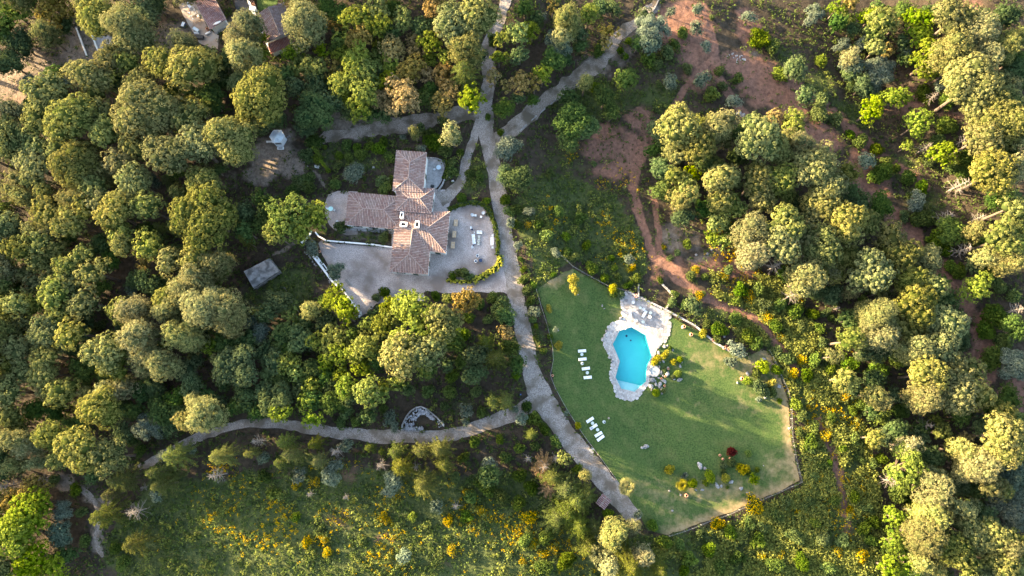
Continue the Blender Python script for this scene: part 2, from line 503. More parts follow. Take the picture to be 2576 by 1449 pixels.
sheet('house_lawn', [UZ(1500,-60),UZ(1880,-60),UZ(1840,110),UZ(1530,195)], M_LAWN, .05)
sheet('plot_gravel', [CZ(600,480),CZ(1000,480),CZ(1350,560),CZ(1250,700),CZ(745,830)], M_COURT, .05, rough=.8)
sheet('yard_paving', [UZ(190,60),UZ(480,40),UZ(700,500),UZ(860,600),UZ(850,820),UZ(740,820),UZ(540,720),UZ(420,500),UZ(270,270)], surf('yard earth', (.2,.15,.115), (.3,.23,.18), scale=.8, c3=(.26,.24,.22), s3=.3), .05, rough=.6)
# ---------------------------------------------------------------- the ground
GX0, GX1, GY0, GY1, GS = -142.0, 142.0, -84.0, 84.0, 0.5
gxs = np.arange(GX0, GX1 + .01, GS); gys = np.arange(GY0, GY1 + .01, GS)
far = np.array([2500., 1200, 600, 350, 230, 175, 155])
XS = np.r_[-far, gxs, far[::-1]]; YS = np.r_[-far, gys, far[::-1]]
XS = np.r_[-far - 0.0, gxs, far[::-1]]
YS = np.r_[-far * .8 + 30 * 0, gys, far[::-1] * .8]
YS = np.unique(np.r_[gys, -np.array([1900., 900, 450, 260, 170, 125, 100]), np.array([1900., 900, 450, 260, 170, 125, 100])])
XS = np.unique(XS)
gx, gy = np.meshgrid(XS, YS)
core = np.zeros(gx.shape, bool)
built = np.zeros(gx.shape, bool)
for poly in SHEETS:
    built |= pip(gx, gy, poly)
mask = (~built).astype(float)
for _ in range(4):                                # soften the border of the built areas
    m2 = mask.copy()
    m2[1:] = np.minimum(m2[1:], mask[:-1]); m2[:-1] = np.minimum(m2[:-1], mask[1:])
    m2[:, 1:] = np.minimum(m2[:, 1:], mask[:, :-1]); m2[:, :-1] = np.minimum(m2[:, :-1], mask[:, 1:])
    mask = m2 * .35 + mask * .65 * (m2 > 0) + 0
gz = T(gx, gy)
gz = gz + mask * ((fbm(gx, gy, 9, 61) - .45) * 1.1 + (fbm(gx, gy, 2.2, 71) - .5) * .35) * (1 - built)
far_out = (gx < GX0 - .1) | (gx > GX1 + .1) | (gy < GY0 - .1) | (gy > GY1 + .1)
gz = np.where(far_out, T(gx, gy), gz)
gz = gz - .06 * built
GDX, GDY = toD(gx, gy, gz)

def blobs(lst, jitter=18):
    w = np.zeros(gx.shape)
    jx = (fbm(gx, gy, 5, 81) - .5) * 6 * jitter * .5; jy = (fbm(gx, gy, 5, 91) - .5) * 6 * jitter * .5
    for b in lst:
        x, y, rx, ry = b[:4]; a = b[4] if len(b) > 4 else 1.0
        w = np.maximum(w, a * np.exp(-(((GDX + jx - x) / rx) ** 2 + ((GDY + jy - y) / ry) ** 2) ** 1.5))
    return w
def polymask(p, soft=25, jitter=30):
    jx = (fbm(gx, gy, 6, 83) - .5) * jitter * 2; jy = (fbm(gx, gy, 6, 93) - .5) * jitter * 2
    i = pip(GDX + jx, GDY + jy, p)
    d = poldist(GDX + jx, GDY + jy, list(p) + [p[0]])
    return np.where(i, np.clip(.5 + d / soft, 0, 1), np.clip(.5 - d / soft, 0, 1))
def trackmask(p, w, jitter=8):
    jx = (fbm(gx, gy, 3, 85) - .5) * jitter * 2; jy = (fbm(gx, gy, 3, 95) - .5) * jitter * 2
    pl = [tuple(q[:2]) for q in spline(p, 20)]
    return np.clip(1.6 - poldist(GDX + jx, GDY + jy, pl) / w, 0, 1)

TRACKS = [([(1770,15),(1785,80),(1800,150),(1805,190),(1840,240),(1870,280),(1895,310)], 8),
          ([(1795,145),(1750,190),(1720,225),(1695,265)], 6),
          ([(1625,375),(1605,410),(1592,460),(1600,510),(1625,580),(1645,640),(1690,690),(1760,740),(1830,770),(1900,800),(1960,870),(2010,940)], 8),
          ([(1640,480),(1655,560),(1665,640),(1720,695)], 5),
          ([(2060,1060),(2090,1130),(2110,1200),(2125,1290)], 9),
          ([(1990,200),(2080,270),(2150,330),(2230,400),(2330,470)], 9),
          ([(150,1210),(215,1240),(250,1280),(240,1340),(250,1380)], 9),
          ([(690,640),(720,625),(755,605)], 8), ([(790,430),(820,470),(840,490)], 7)]
red = blobs([(1720,70,75,70),(1880,70,40,60,.8),(1900,190,60,55),(1930,235,60,45),(1850,150,50,40,.7),(2050,345,70,40),(1990,260,60,50,.7),
             (1520,365,70,45,.8),(1605,300,45,40,.7),(1585,380,45,45),(1540,430,60,40,.8),(1640,340,40,40,.6),(1480,540,20,20,.5),(1760,200,45,50,.6),(1750,120,60,60,.6),
             (2160,420,40,60),(2200,485,45,45),(2250,550,40,40),(2290,610,30,40),(2385,700,35,40),(2420,760,35,60),(2470,830,35,45),(2480,900,45,45),(2560,1000,40,60),(2480,950,30,40),
             (1790,670,55,30,.9),(1860,690,55,30,.9),(1820,720,40,20,.6),(1700,660,30,40,.5),(2300,300,50,30,.6),(2390,290,40,20,.5),(1655,690,35,50,.5),
             (880,1190,40,30,.6),(700,1190,60,30,.5),(860,1310,50,40,.5),(970,1350,60,20,.5),(1130,1400,60,30,.4),(1880,1400,50,30,.3),(230,290,80,40,.35),(60,230,80,80,.4),(620,660,40,40,.3),(1100,930,60,60,.3),(2130,1330,20,40,.6),(2200,1150,30,50,.5),(2280,260,70,60,.6),(2420,20,60,40,.6)])
for p, w in TRACKS:
    if p[0][0] > 800: red = np.maximum(red, .85 * trackmask(p, w * 1.3))
MEADOW = [(380,1190),(560,1200),(740,1150),(950,1170),(1150,1190),(1330,1180),(1400,1260),(1500,1330),(1640,1360),(1760,1340),(1900,1290),(2020,1225),(2020,1100),(1980,960),(1900,850),(1830,760),(1780,690),(1900,700),(2010,780),(2080,900),(2140,1000),(2200,1150),(2200,1449),(2200,1500),(380,1500),(260,1400)]
GREENS = [(1310,470),(1390,440),(1480,470),(1560,480),(1600,560),(1640,640),(1600,720),(1520,710),(1450,665),(1400,680),(1350,720),(1330,650),(1300,560)]
green = np.maximum(polymask(MEADOW) * .85, polymask(GREENS))
green = np.maximum(green, blobs([(1400,480,90,60,.6),(1500,250,120,70,.7),(1640,250,80,50,.7),(1700,330,90,40,.8),(1650,160,60,40,.5),(1420,400,90,60,.45),(1960,150,60,50,.5),(2060,220,60,60,.7),(2130,300,60,50,.7),(2250,420,70,50,.7),(2320,520,60,60,.6),
                                (720,720,70,60,.8),(900,400,80,40,.6),(840,390,60,40,.5),(960,380,60,40,.4),(1190,440,40,50,.7),(1330,870,40,90,.8),(1370,1050,40,60,.4),(1360,700,40,60,.8),(640,760,60,60,.5),(920,600,60,12,.6),
                                (1640,850,90,30,.4),(1800,800,60,30,.6),(2350,700,80,70,.5),(300,1390,60,60,.7),(1250,900,50,60,.4),(1150,1020,60,40,.4)]))
green = green * np.clip(1 - red * .9, 0, 1)
dry = blobs([(230,140,110,90,.8),(60,200,120,100,.7),(330,80,90,70,.6),(430,110,80,60,.7),(100,260,100,40,.5),(600,70,30,60,.7),(1640,60,50,60,.5),(1880,140,60,30,.5),(1590,100,40,60,.5),(1500,160,60,40,.5),
             (690,400,70,45,1.0),(650,440,50,30,.9),(740,420,40,30,.8),(720,345,40,30,.7),(880,310,90,40,.7),(560,460,60,40,.4),(1700,600,60,60,.5),(1780,650,60,40,.6),(880,770,50,60,.7),(2130,1440,30,30,.8),(1740,600,40,50,.5),(1560,130,60,30,.5),(170,1215,60,16,.9),(250,1250,50,16,.7),(245,1350,18,50,.9),(1480,560,40,40,.4),(2260,560,20,40,.6),(920,600,90,16,.6),(900,595,60,20,.6)])
for p, w in TRACKS:
    dry = np.maximum(dry, (.6 if p[0][0] < 800 else .42) * trackmask(p, w * .6))
def ground_mat():
    m, nt, N, Lk = nodes_of('ground')
    b = N['Principled BSDF']; b.inputs['Roughness'].default_value = .95; b.inputs['Specular IOR Level'].default_value = .1
    geo = N.new('ShaderNodeNewGeometry')
    def nz(s, d=6):
        n = N.new('ShaderNodeTexNoise'); n.inputs['Scale'].default_value = s; n.inputs['Detail'].default_value = d; n.inputs['Roughness'].default_value = .65
        Lk.new(geo.outputs['Position'], n.inputs['Vector']); return n.outputs['Fac']
    def rg(f, lo, hi):
        r = N.new('ShaderNodeMapRange'); r.inputs[1].default_value = lo; r.inputs[2].default_value = hi; Lk.new(f, r.inputs[0]); return r.outputs[0]
    def mix(f, a, c):
        x = N.new('ShaderNodeMix'); x.data_type = 'RGBA'; Lk.new(f, x.inputs[0])
        for s, v in ((6, a), (7, c)):
            if isinstance(v, tuple): x.inputs[s].default_value = (*v, 1)
            else: Lk.new(v, x.inputs[s])
        return x.outputs[2]
    at = N.new('ShaderNodeAttribute'); at.attribute_name = 'soil'
    sp = N.new('ShaderNodeSeparateColor'); Lk.new(at.outputs['Color'], sp.inputs[0])
    def noisy(ch, amt, s):
        q = N.new('ShaderNodeMath'); q.operation = 'MULTIPLY_ADD'; q.inputs[1].default_value = amt; q.inputs[2].default_value = -amt * .5
        Lk.new(nz(s), q.inputs[0])
        a = N.new('ShaderNodeMath'); a.operation = 'ADD'; Lk.new(q.outputs[0], a.inputs[0]); Lk.new(sp.outputs[ch], a.inputs[1])
        return rg(a.outputs[0], .3, .62)
    litter = mix(rg(nz(.8), .3, .7), (.02, .016, .011), (.062, .048, .034))
    drym = mix(rg(nz(1.4), .32, .68), (.1, .078, .06), (.21, .172, .138))
    redm = mix(rg(nz(1.1), .3, .7), (.1, .052, .038), (.215, .118, .084))
    grn = mix(rg(nz(1.3), .3, .7), (.026, .038, .012), (.075, .088, .03))
    c = mix(noisy(2, .7, .45), litter, drym)
    c = mix(noisy(0, .7, .4), c, redm)
    c = mix(noisy(1, .9, .5), c, grn)
    Lk.new(c, b.inputs['Base Color'])
    bp = N.new('ShaderNodeBump'); bp.inputs['Strength'].default_value = .8; bp.inputs['Distance'].default_value = .25
    Lk.new(nz(2.2, 5), bp.inputs['Height']); Lk.new(bp.outputs[0], b.inputs['Normal'])
    return m
outside = (gx < GX0 - .1) | (gx > GX1 + .1) | (gy < GY0 - .1) | (gy > GY1 + .1)
red = np.where(outside, 0, red); dry = np.where(outside, 0, dry); green = np.where(outside, .42, green)
ny, nx = gx.shape
idx = np.arange(nx * ny).reshape(ny, nx)
F = np.c_[idx[:-1, :-1].ravel(), idx[:-1, 1:].ravel(), idx[1:, 1:].ravel(), idx[1:, :-1].ravel()]
poolw = [tuple(W(*p)[:2]) for p in POOL]
cx = gx.ravel()[F].mean(1); cy = gy.ravel()[F].mean(1)
hole = pip(cx, cy, poolw) | (poldist(cx, cy, poolw + [poolw[0]]) < .5)
F = F[~hole]
gme = np_mesh('ground', np.c_[gx.ravel(), gy.ravel(), gz.ravel()], F, ground_mat(), smooth=True)
ca = gme.color_attributes.new('soil', 'FLOAT_COLOR', 'POINT')
ca.data.foreach_set('color', np.c_[red.ravel(), green.ravel(), dry.ravel(), np.ones(red.size)].astype(np.float32).ravel())
struct(newobj('ground', gme))
# look-ups used when plants are set out
def field(arr, x, y):
    ix = np.clip(np.searchsorted(XS, x), 0, len(XS) - 1); iy = np.clip(np.searchsorted(YS, y), 0, len(YS) - 1)
    return arr[iy, ix]
def GZ_at(x, y):
    return float(field(gz, x, y))

# ---------------------------------------------------------------- more materials
M_WHITE = surf('white plaster', (.68, .66, .63), (.8, .79, .77), scale=1.5, bump=.1, c3=(.55, .52, .48), s3=.6, b3=(.6, .8))
M_WPAINT = surf('white paint', (.6, .6, .6), (.7, .7, .7), scale=3, rough=.5)
M_TILE = surf('roof tile', (.17, .1, .086), (.255, .16, .14), scale=2.5, rough=.9, tint=(.33, .26, .24), c3=(.21, .165, .15), s3=.35, b3=(.5, .7))
M_TILEBED = surf('roof channel', (.065, .042, .037), (.1, .068, .06), scale=3)
M_TILE2 = surf('purple roof tile', (.2, .11, .11), (.3, .17, .165), scale=2.5, rough=.9, tint=(.36, .26, .26))
M_TILE3 = surf('red roof tile', (.26, .085, .06), (.34, .12, .085), scale=2.5, rough=.9, tint=(.36, .2, .16))
M_STONE = surf('grey stone', (.14, .13, .125), (.32, .305, .295), scale=2.2, bump=.6, bscale=5, rnd=.25)
M_FLAG = surf('pale flagstone', (.25, .235, .23), (.36, .34, .33), scale=2.0, bump=.3, bscale=6, rnd=.22, tint=(.19, .172, .165))
M_RIM = surf('white pool stone', (.34, .325, .315), (.43, .415, .4), scale=2.0, bump=.3, bscale=6, tint=(.26, .24, .228))
M_MORTAR = surf('mortar', (.22, .205, .195), (.32, .3, .285), scale=3)
M_CONC = surf('concrete', (.13, .122, .12), (.26, .25, .245), scale=.9, bump=.4, bscale=4, c3=(.08, .078, .075), s3=.6)
M_WOOD = surf('weathered wood', (.4, .27, .165), (.54, .38, .25), scale=3, rough=.7)
M_GREYWOOD = surf('grey wood', (.14, .13, .12), (.25, .235, .22), scale=3)
M_METAL = surf('grey metal', (.2, .2, .2), (.3, .3, .3), scale=5, rough=.5, metal=.6)
M_DARK = surf('dark opening', (.015, .015, .017), (.03, .03, .032), scale=4)
M_GLASS = surf('window glass', (.02, .025, .03), (.035, .04, .05), scale=2, rough=.08, spec=.6)
M_SHUT = surf('green shutter', (.05, .08, .06), (.07, .1, .08), scale=4, rough=.6)
M_LAWNTAB = surf('pale table top', (.36, .41, .385), (.43, .48, .45), scale=3, rough=.5)
M_CUSH = surf('cream cushion', (.66, .64, .6), (.78, .76, .73), scale=3)
M_TEAL = surf('turquoise top', (.28, .5, .5), (.36, .58, .58), scale=2, rough=.5)
M_NAVY = surf('navy fabric', (.015, .03, .075), (.025, .045, .1), scale=4)
M_BLUE = surf('blue plastic', (.03, .07, .22), (.04, .1, .3), scale=3, rough=.5)
M_PALEBLUE = surf('pale blue plastic', (.38, .46, .52), (.45, .53, .58), scale=3, rough=.5)
M_TERRA = surf('terracotta', (.36, .17, .1), (.48, .25, .16), scale=4, rough=.8)
M_BLACK = surf('black cover', (.012, .012, .013), (.025, .025, .027), scale=4, rough=.6)
M_ORANGE = surf('orange ring', (.6, .12, .06), (.7, .17, .09), scale=4, rough=.5)
M_BARK = surf('bark', (.075, .055, .042), (.15, .115, .09), scale=3, bump=.5)
M_DEADW = surf('bleached branch', (.13, .11, .09), (.25, .215, .185), scale=3)
M_DEADB = surf('brown branch', (.2, .145, .1), (.32, .245, .18), scale=3)

# ---------------------------------------------------------------- roofs and houses
def slope(poly, spacing=.4, seg=.55, rad=.135, mat=M_TILE, seed=0):
    """barrel tiles over a flat roof slope; poly[0]-poly[1] is the eave"""
    P = [Vector(p) for p in poly]
    u = (P[1] - P[0]).normalized()
    n = u.cross(P[2] - P[0]).normalized()
    if n.z < 0: n = -n
    v = n.cross(u)
    c = sum(P, Vector()) / len(P)
    if (c - P[0]).dot(v) < 0: v = -v
    uv = [((p - P[0]).dot(u), (p - P[0]).dot(v)) for p in P]
    r = np.random.default_rng(seed)
    us = np.arange(min(q[0] for q in uv) + spacing / 2, max(q[0] for q in uv), spacing)
    Vv, Ff, Tt = [], [], []
    ang = [math.pi * k / 4 for k in range(5)]
    for uu in us:
        ts = []
        for i in range(len(uv)):
            (a0, b0), (a1, b1) = uv[i], uv[(i + 1) % len(uv)]
            if (a0 - uu) * (a1 - uu) < 0:
                ts.append(b0 + (b1 - b0) * (uu - a0) / (a1 - a0))
        if len(ts) < 2: continue
        v0, v1 = min(ts), max(ts)
        k = v0 - .08; cj = r.uniform(-.2, .2)
        while k < v1 - .08:
            e = min(k + seg, v1)
            t = np.clip(.35 + cj + r.normal(0, .25), 0, 1)
            b = len(Vv)
            for (s, rr, lift) in ((k, rad * 1.08, .03), (e + .03, rad * .92, 0.0)):
                for a in ang:
                    Vv.append(tuple(P[0] + u * (uu + rr * math.cos(a) + r.normal(0, .006)) + v * s + n * (rr * math.sin(a) * .8 + lift)))
            for q in range(4): Ff.append((b + q, b + q + 1, b + 6 + q, b + 5 + q)); Tt.append(t)
            Ff.append((b, b + 1, b + 3, b + 4)); Tt.append(t)
            k = e
    return np.array(Vv), np.array(Ff), np.array(Tt)

def ridge(a, b, mat, parent):
    a = Vector(a); b = Vector(b); m = MB()
    L = (b - a).length; d = (b - a).normalized(); s = d.cross(Vector((0, 0, 1))).normalized(); up = s.cross(d)
    k = 0.0; r = random.Random(int(a.x * 100))
    while k < L:
        e = min(k + .45, L)
        A, B = a + d * k, a + d * (e + .03)
        rr = .15 + r.uniform(-.012, .012)
        ra = [m.bm.verts.new(A + s * rr * math.cos(t) + up * (rr * math.sin(t) * .9 + .06)) for t in [math.pi * q / 4 for q in range(5)]]
        rb = [m.bm.verts.new(B + s * rr * .9 * math.cos(t) + up * (rr * .9 * math.sin(t) * .9 + .045)) for t in [math.pi * q / 4 for q in range(5)]]
        for q in range(4): m.bm.faces.new((ra[q], ra[q + 1], rb[q + 1], rb[q]))
        k = e
    return stuff(m.build('ridge_tiles', mat, parent))

def roof(root, slopes, ridges, eave, ze, mat=M_TILE, rmat=None, thick=.16):
    """slopes: lists of world points, eave edge first"""
    bed = MB()
    for i, s in enumerate(slopes): bed.poly(s)
    r = bed.build('roof', M_TILEBED, root)
    VV, FF, TT, o = [], [], [], 0
    for i, s in enumerate(slopes):
        V, F_, T_ = slope(s, seed=i + 5, mat=mat)
        VV.append(V); FF.append(F_ + o); TT.append(T_); o += len(V)
    stuff(newobj('roof_tiles', np_mesh('roof_tiles', np.vstack(VV), np.vstack(FF), mat, np.hstack(TT)), r))
    for a, b in ridges: ridge(a, b, rmat or M_RIDGE, r)
    if eave:
        m = MB(); m.prism([p[:2] for p in eave], ze - thick, ze - .035)
        m.build('eave_board', M_WHITE, root)
    return r
M_RIDGE = surf('ridge tile', (.2, .15, .135), (.29, .23, .21), scale=3)

def walls(root, eave, ze, z0=-.4, inset=.22, mat=M_WHITE):
    P = offset_poly(eave, inset)
    m = MB(); m.prism(P, z0, ze - .12)
    m.build('wall', mat, root)
    return P

def opening(root, a, b, t, z0, w, h, kind):
    """window or door on the wall from a to b (world, counter-clockwise wall polygon or not)"""
    a = Vector(a[:2]); b = Vector(b[:2]); d = (b - a).normalized(); p = a.lerp(b, t)
    ang = math.atan2(d.y, d.x)
    o = MB().box((0, 0, h / 2), (w + .16, .1, h + .16)).build(kind, M_WPAINT if kind == 'window' else M_WOOD, root, (p.x, p.y, z0), ang)
    if kind == 'window':
        MB().box((0, 0, h / 2), (w, .14, h)).build('pane', M_GLASS, o)
        for s in (-1, 1): MB().box((s * (w * .75 + .1), 0, h / 2), (w / 2, .16, h)).build('shutter', M_SHUT, o)
    else:
        MB().box((w * .35, 0, h * .45), (.05, .2, .12)).build('handle', M_METAL, o)
        MB().box((0, 0, h / 2), (w, .14, h)).build('door_leaf', M_SHUT, o)
    return o

def lift(pts, z): return [tuple(WA(*p, z)) for p in pts]
villa = thing('villa', WA(*HZ(880, 900), 0.0)); villa_loc = villa.location.copy()
villa.location = (0, 0, 0)
tag(villa, 'white villa with joined brownish-pink hipped tile roofs beside the gravel patio', 'house')
def hip(root, TL, TR, BR, BL, R1, R2, ze, zr, vertical):
    e = lift([HZ(*q) for q in (TL, TR, BR, BL)], ze); r1 = tuple(WA(*HZ(*R1), zr)); r2 = tuple(WA(*HZ(*R2), zr))
    tl, tr, br, bl = e
    if vertical:   # r1 near the top, r2 near the bottom
        S = [[tl, tr, r1], [bl, br, r2], [tr, br, r2, r1], [tl, bl, r2, r1]]
        Rg = [(r1, r2), (tl, r1), (tr, r1), (br, r2), (bl, r2)]
    else:          # r1 near the left, r2 near the right
        S = [[tl, bl, r1], [tr, br, r2], [tl, tr, r2, r1], [bl, br, r2, r1]]
        Rg = [(r1, r2), (tl, r1), (bl, r1), (tr, r2), (br, r2)]
    roof(root, S, Rg, e, ze)
    return walls(root, e, ze), e
# left wing, top wing, middle block
Pc, _ = hip(villa, (248,527), (800,576), (785,920), (212,872), (400,700), (620,712), 3.1, 4.3, False)
Pa, _ = hip(villa, (755,88), (1073,110), (1035,525), (715,512), (895,215), (882,375), 4.6, 5.8, True)
Pb, _ = hip(villa, (758,478), (1155,490), (1120,752), (742,722), (885,590), (1000,595), 4.0, 5.0, False)
# the L shaped main wing
ze, zr = 3.5, 4.9
g = lambda x, y, z=ze: tuple(WA(*HZ(x, y), z))
BL, BR, V1, B2, TR, TL, TL2 = g(685,1365), g(1085,1395), g(1105,1150), g(1275,1170), g(1320,735), g(845,742), g(738,900)
RS, RN, RE = g(890,1180,zr), g(925,918,zr), g(1065,918,zr)
roof(villa, [[BL, BR, RS], [TL2, BL, RS, RN], [BR, V1, RN, RS], [V1, B2, RE, RN], [B2, TR, RE], [TR, TL, RN, RE], [TL, TL2, RN]],
     [(RS, RN), (RN, RE), (BL, RS), (BR, RS), (B2, RE), (TR, RE), (TL, RN), (TL2, RN)], [BL, BR, V1, B2, TR, TL, TL2], ze)
Pd = walls(villa, [BL, BR, V1, B2, TR, TL, TL2], ze)
for a, b, t in ((Pc[2], Pc[3], .2), (Pc[2], Pc[3], .5), (Pc[2], Pc[3], .8), (Pc[3], Pc[0], .3), (Pd[0], Pd[1], .25), (Pd[3], Pd[4], .3), (Pd[3], Pd[4], .7), (Pd[6], Pd[0], .4), (Pd[6], Pd[0], .75), (Pa[0], Pa[3], .3), (Pa[0], Pa[3], .7), (Pa[0], Pa[1], .5), (Pb[1], Pb[2], .5)):
    opening(villa, a, b, t, 1.0, 1.0, 1.3, 'window')
for a, b, t in ((Pd[0], Pd[1], .65), (Pd[2], Pd[3], .5), (Pd[1], Pd[2], .5), (Pa[1], Pa[2], .5), (Pd[3], Pd[4], .5), (Pc[3], Pc[0], .7)):
    opening(villa, a, b, t, .02, 1.2, 2.2, 'door')
for (hx, hy, w, d, z0, z1) in ((808,768,34,66,2.6,5.4), (828,866,74,50,3.0,5.4), (972,866,46,76,3.8,6.0)):
    c = WA(*HZ(hx, hy), z1)
    k = .02381 * depth_at(HZ(hx, hy)[1], z1) / 170.0
    ch = MB().box((0, 0, (z1 - z0 - .3) / 2), (w * k * .86, d * k * .86, z1 - z0 - .3)).build('chimney', M_WHITE, villa, (c.x, c.y, z0), math.radians(-3))
    m = MB()
    for s in (-1, 1):
        m.box((s * w * k * .42, 0, z1 - z0 - .15), (w * k * .2, d * k, .3)); m.box((0, s * d * k * .42, z1 - z0 - .152), (w * k * .68, d * k * .2, .296))
    m.build('chimney_cap', M_WHITE, ch)
    MB().box((0, 0, z1 - z0 - .27), (w * k * .6, d * k * .6, .06)).build('flue', M_DARK, ch)
# plinth strip under the left wing's front wall
pl = MB().prism([tuple(WA(*HZ(*q), .3)[:2]) for q in ((250,890),(735,930),(733,968),(262,925))], -.1, .32).build('plinth', M_COURT, villa)
# downpipes and lanterns along the front
for (hx, hy) in ((1100,1330),(1103,1218),(1295,1040),(1283,1140),(1308,930),(1160,638)):
    c = WA(*HZ(hx, hy), 2.6)
    MB().cyl((0, 0, 0), .09, .3).build('wall_lantern', M_BLACK, villa, (c.x, c.y, 2.4))

# ---- the houses at the top
h1 = thing('tiled_house', (0, 0, 0)); zb = float(T(-78, 70))
tag(h1, 'long house with purplish single-pitch tile roof at the top edge', 'house')
def ug(x, y, z): return tuple(WA(*UZ(x, y), zb + z))
e1 = [ug(390,-70,2.9), ug(722,498,2.9), ug(990,330,4.0), ug(770,-70,4.0)]
roof(h1, [e1], [], None, 0, mat=M_TILE2)
m = MB(); m.prism([p[:2] for p in offset_poly(e1, .4)], zb - .5, zb + 2.85); m.build('wall', M_WHITE, h1)
ridge(e1[3], e1[2], M_RIDGE, h1); ridge(e1[0], e1[1], M_RIDGE, h1)
opening(h1, *offset_poly(e1, .38)[0:2], .55, zb + .02, 1.2, 2.1, 'door'); opening(h1, *offset_poly(e1, .38)[0:2], .3, zb + 1, 1.2, 1.2, 'window')
sb = thing('white_board', ug(840,385,3.9)); sb.rotation_euler = (0, 0, math.radians(27))
pts = [(-1.25,0),(-.9,.22),(-.2,.34),(.6,.3),(1.25,0),(.6,-.3),(-.2,-.34),(-.9,-.22)]
MB().prism(pts, -.05, .05).build('board', M_WPAINT, sb); MB().box((-.9, 0, .1), (.25, .03, .14)).build('fin', M_METAL, sb)
tag(sb, 'white pointed board lying on the purplish tile roof', 'board')

h2 = thing('red_tiled_house', (0, 0, 0)); zb2 = float(T(-62, 66))
tag(h2, 'house with weathered gable roof and red lower roof beside a white strip wall', 'house')
def vg(x, y, z): return tuple(WA(*UZ(x, y), zb2 + z))
A, B, C, D_ = vg(1495,240,3.2), vg(1680,722,3.2), vg(2165,548,3.2), vg(1960,40,3.2)
R1, R2 = vg(1705,118,5.2), vg(1905,600,5.2)
roof(h2, [[A, B, R2, R1], [C, D_, R1, R2]], [(R1, R2)], None, 0, mat=M_TILE)
m = MB(); m.prism([p[:2] for p in offset_poly([A, B, C, D_], .35)], zb2 - .5, zb2 + 3.15); m.build('wall', M_WHITE, h2)
for q in ((A, D_, R1), (B, C, R2)):
    MB().poly([Vector(v) - Vector((0, 0, .06)) for v in q]).build('gable', M_WHITE, h2)
L1, L2, L3, L4 = vg(1660,850,2.0), vg(2110,760,2.0), vg(2170,566,2.95), vg(1690,738,2.95)
L1 = vg(1745,905,2.0); L2 = vg(2215,720,2.0)
roof(h2, [[L1, L2, L3, L4]], [], None, 0, mat=M_TILE3)
m = MB(); m.prism([p[:2] for p in offset_poly([L1, L2, L3, L4], .3)], zb2 - .5, zb2 + 1.95); m.build('porch_wall', M_WHITE, h2)
opening(h2, *offset_poly([A, B, C, D_], .33)[0:2], .5, zb2 + 1, 1.0, 1.2, 'window')

def wall_line(name, ptsD, h, w, mat, label, cat='wall', z0=-.3, capmat=None, closed=False):
    """low wall along plan points, one part per straight run, with a coping"""
    o = thing(name, W(*ptsD[0])); o.location = (0, 0, 0)
    tag(o, label, cat)
    for a, b in zip(ptsD[:-1], ptsD[1:]):
        A_, B_ = W(*a, h), W(*b, h)
        d = (B_ - A_); L = Vector((d.x, d.y)).length; ang = math.atan2(d.y, d.x)
        zA = min(A_.z, B_.z)
        c = (A_ + B_) / 2
        MB().box((0, 0, 0), (L + w * .96, w, h - z0)).build('wall_run', mat, o, (c.x, c.y, zA - (h - z0) / 2 - .01), ang)
        MB().box((0, 0, 0), (L + w * 1.1, w * 1.14, .08)).build('coping', capmat or mat, o, (c.x, c.y, zA + .03), ang)
    return o
wall_line('white_strip_wall', [UZ(1345,-60), UZ(1420,175), UZ(1500,260), UZ(1600,530), UZ(1730,850)], 1.2, .55, M_WPAINT, 'white painted strip wall along the left side of the gable house')
wb = thing('white_kiosk', W(*UZ(1478,205), 0)); tag(wb, 'small white flat-topped box hut against the white strip wall', 'hut')
MB().box((0, 0, .9), (1.4, 1.1, 1.8)).build('body', M_WPAINT, wb, bevel=.03); MB().box((0, 0, 1.85), (1.6, 1.3, .1)).build('top_slab', M_WPAINT, wb)
wb.rotation_euler = (0, 0, math.radians(-12))
wall_line('plot_wall', [CZ(235,290), CZ(470,950)], .7, .28, M_WHITE, 'left white kerb wall of the walled gravel plot')
wall_line('plot_wall', [CZ(612,480), CZ(745,825)], .7, .28, M_WHITE, 'right white kerb wall of the walled gravel plot')
wall_line('plot_wall', [CZ(235,290), CZ(430,245)], .7, .2, M_CONC, 'short grey end wall closing the top of the walled plot')
tk = thing('white_tank', W(*CZ(430,295), 0)); tag(tk, 'white water tank in the top corner of the walled plot', 'tank')
MB().box((0, 0, .5), (.65, 1.2, 1.0)).build('body', M_WPAINT, tk, bevel=.1); MB().cyl((0, .2, 1.04), .2, .12).build('lid', M_WPAINT, tk)
tk.rotation_euler = (0, 0, math.radians(12))
sl = thing('discarded_tabletop', W(*CZ(260,718), 0)); tag(sl, 'small white tabletop lying on bare earth left of the walled plot', 'tabletop')
MB().box((0, 0, .06), (.85, .5, .05)).build('sheet', M_WPAINT, sl); MB().box((0, 0, .02), (.8, .08, .05)).build('batten', M_GREYWOOD, sl); sl.rotation_euler = (0, 0, math.radians(12))
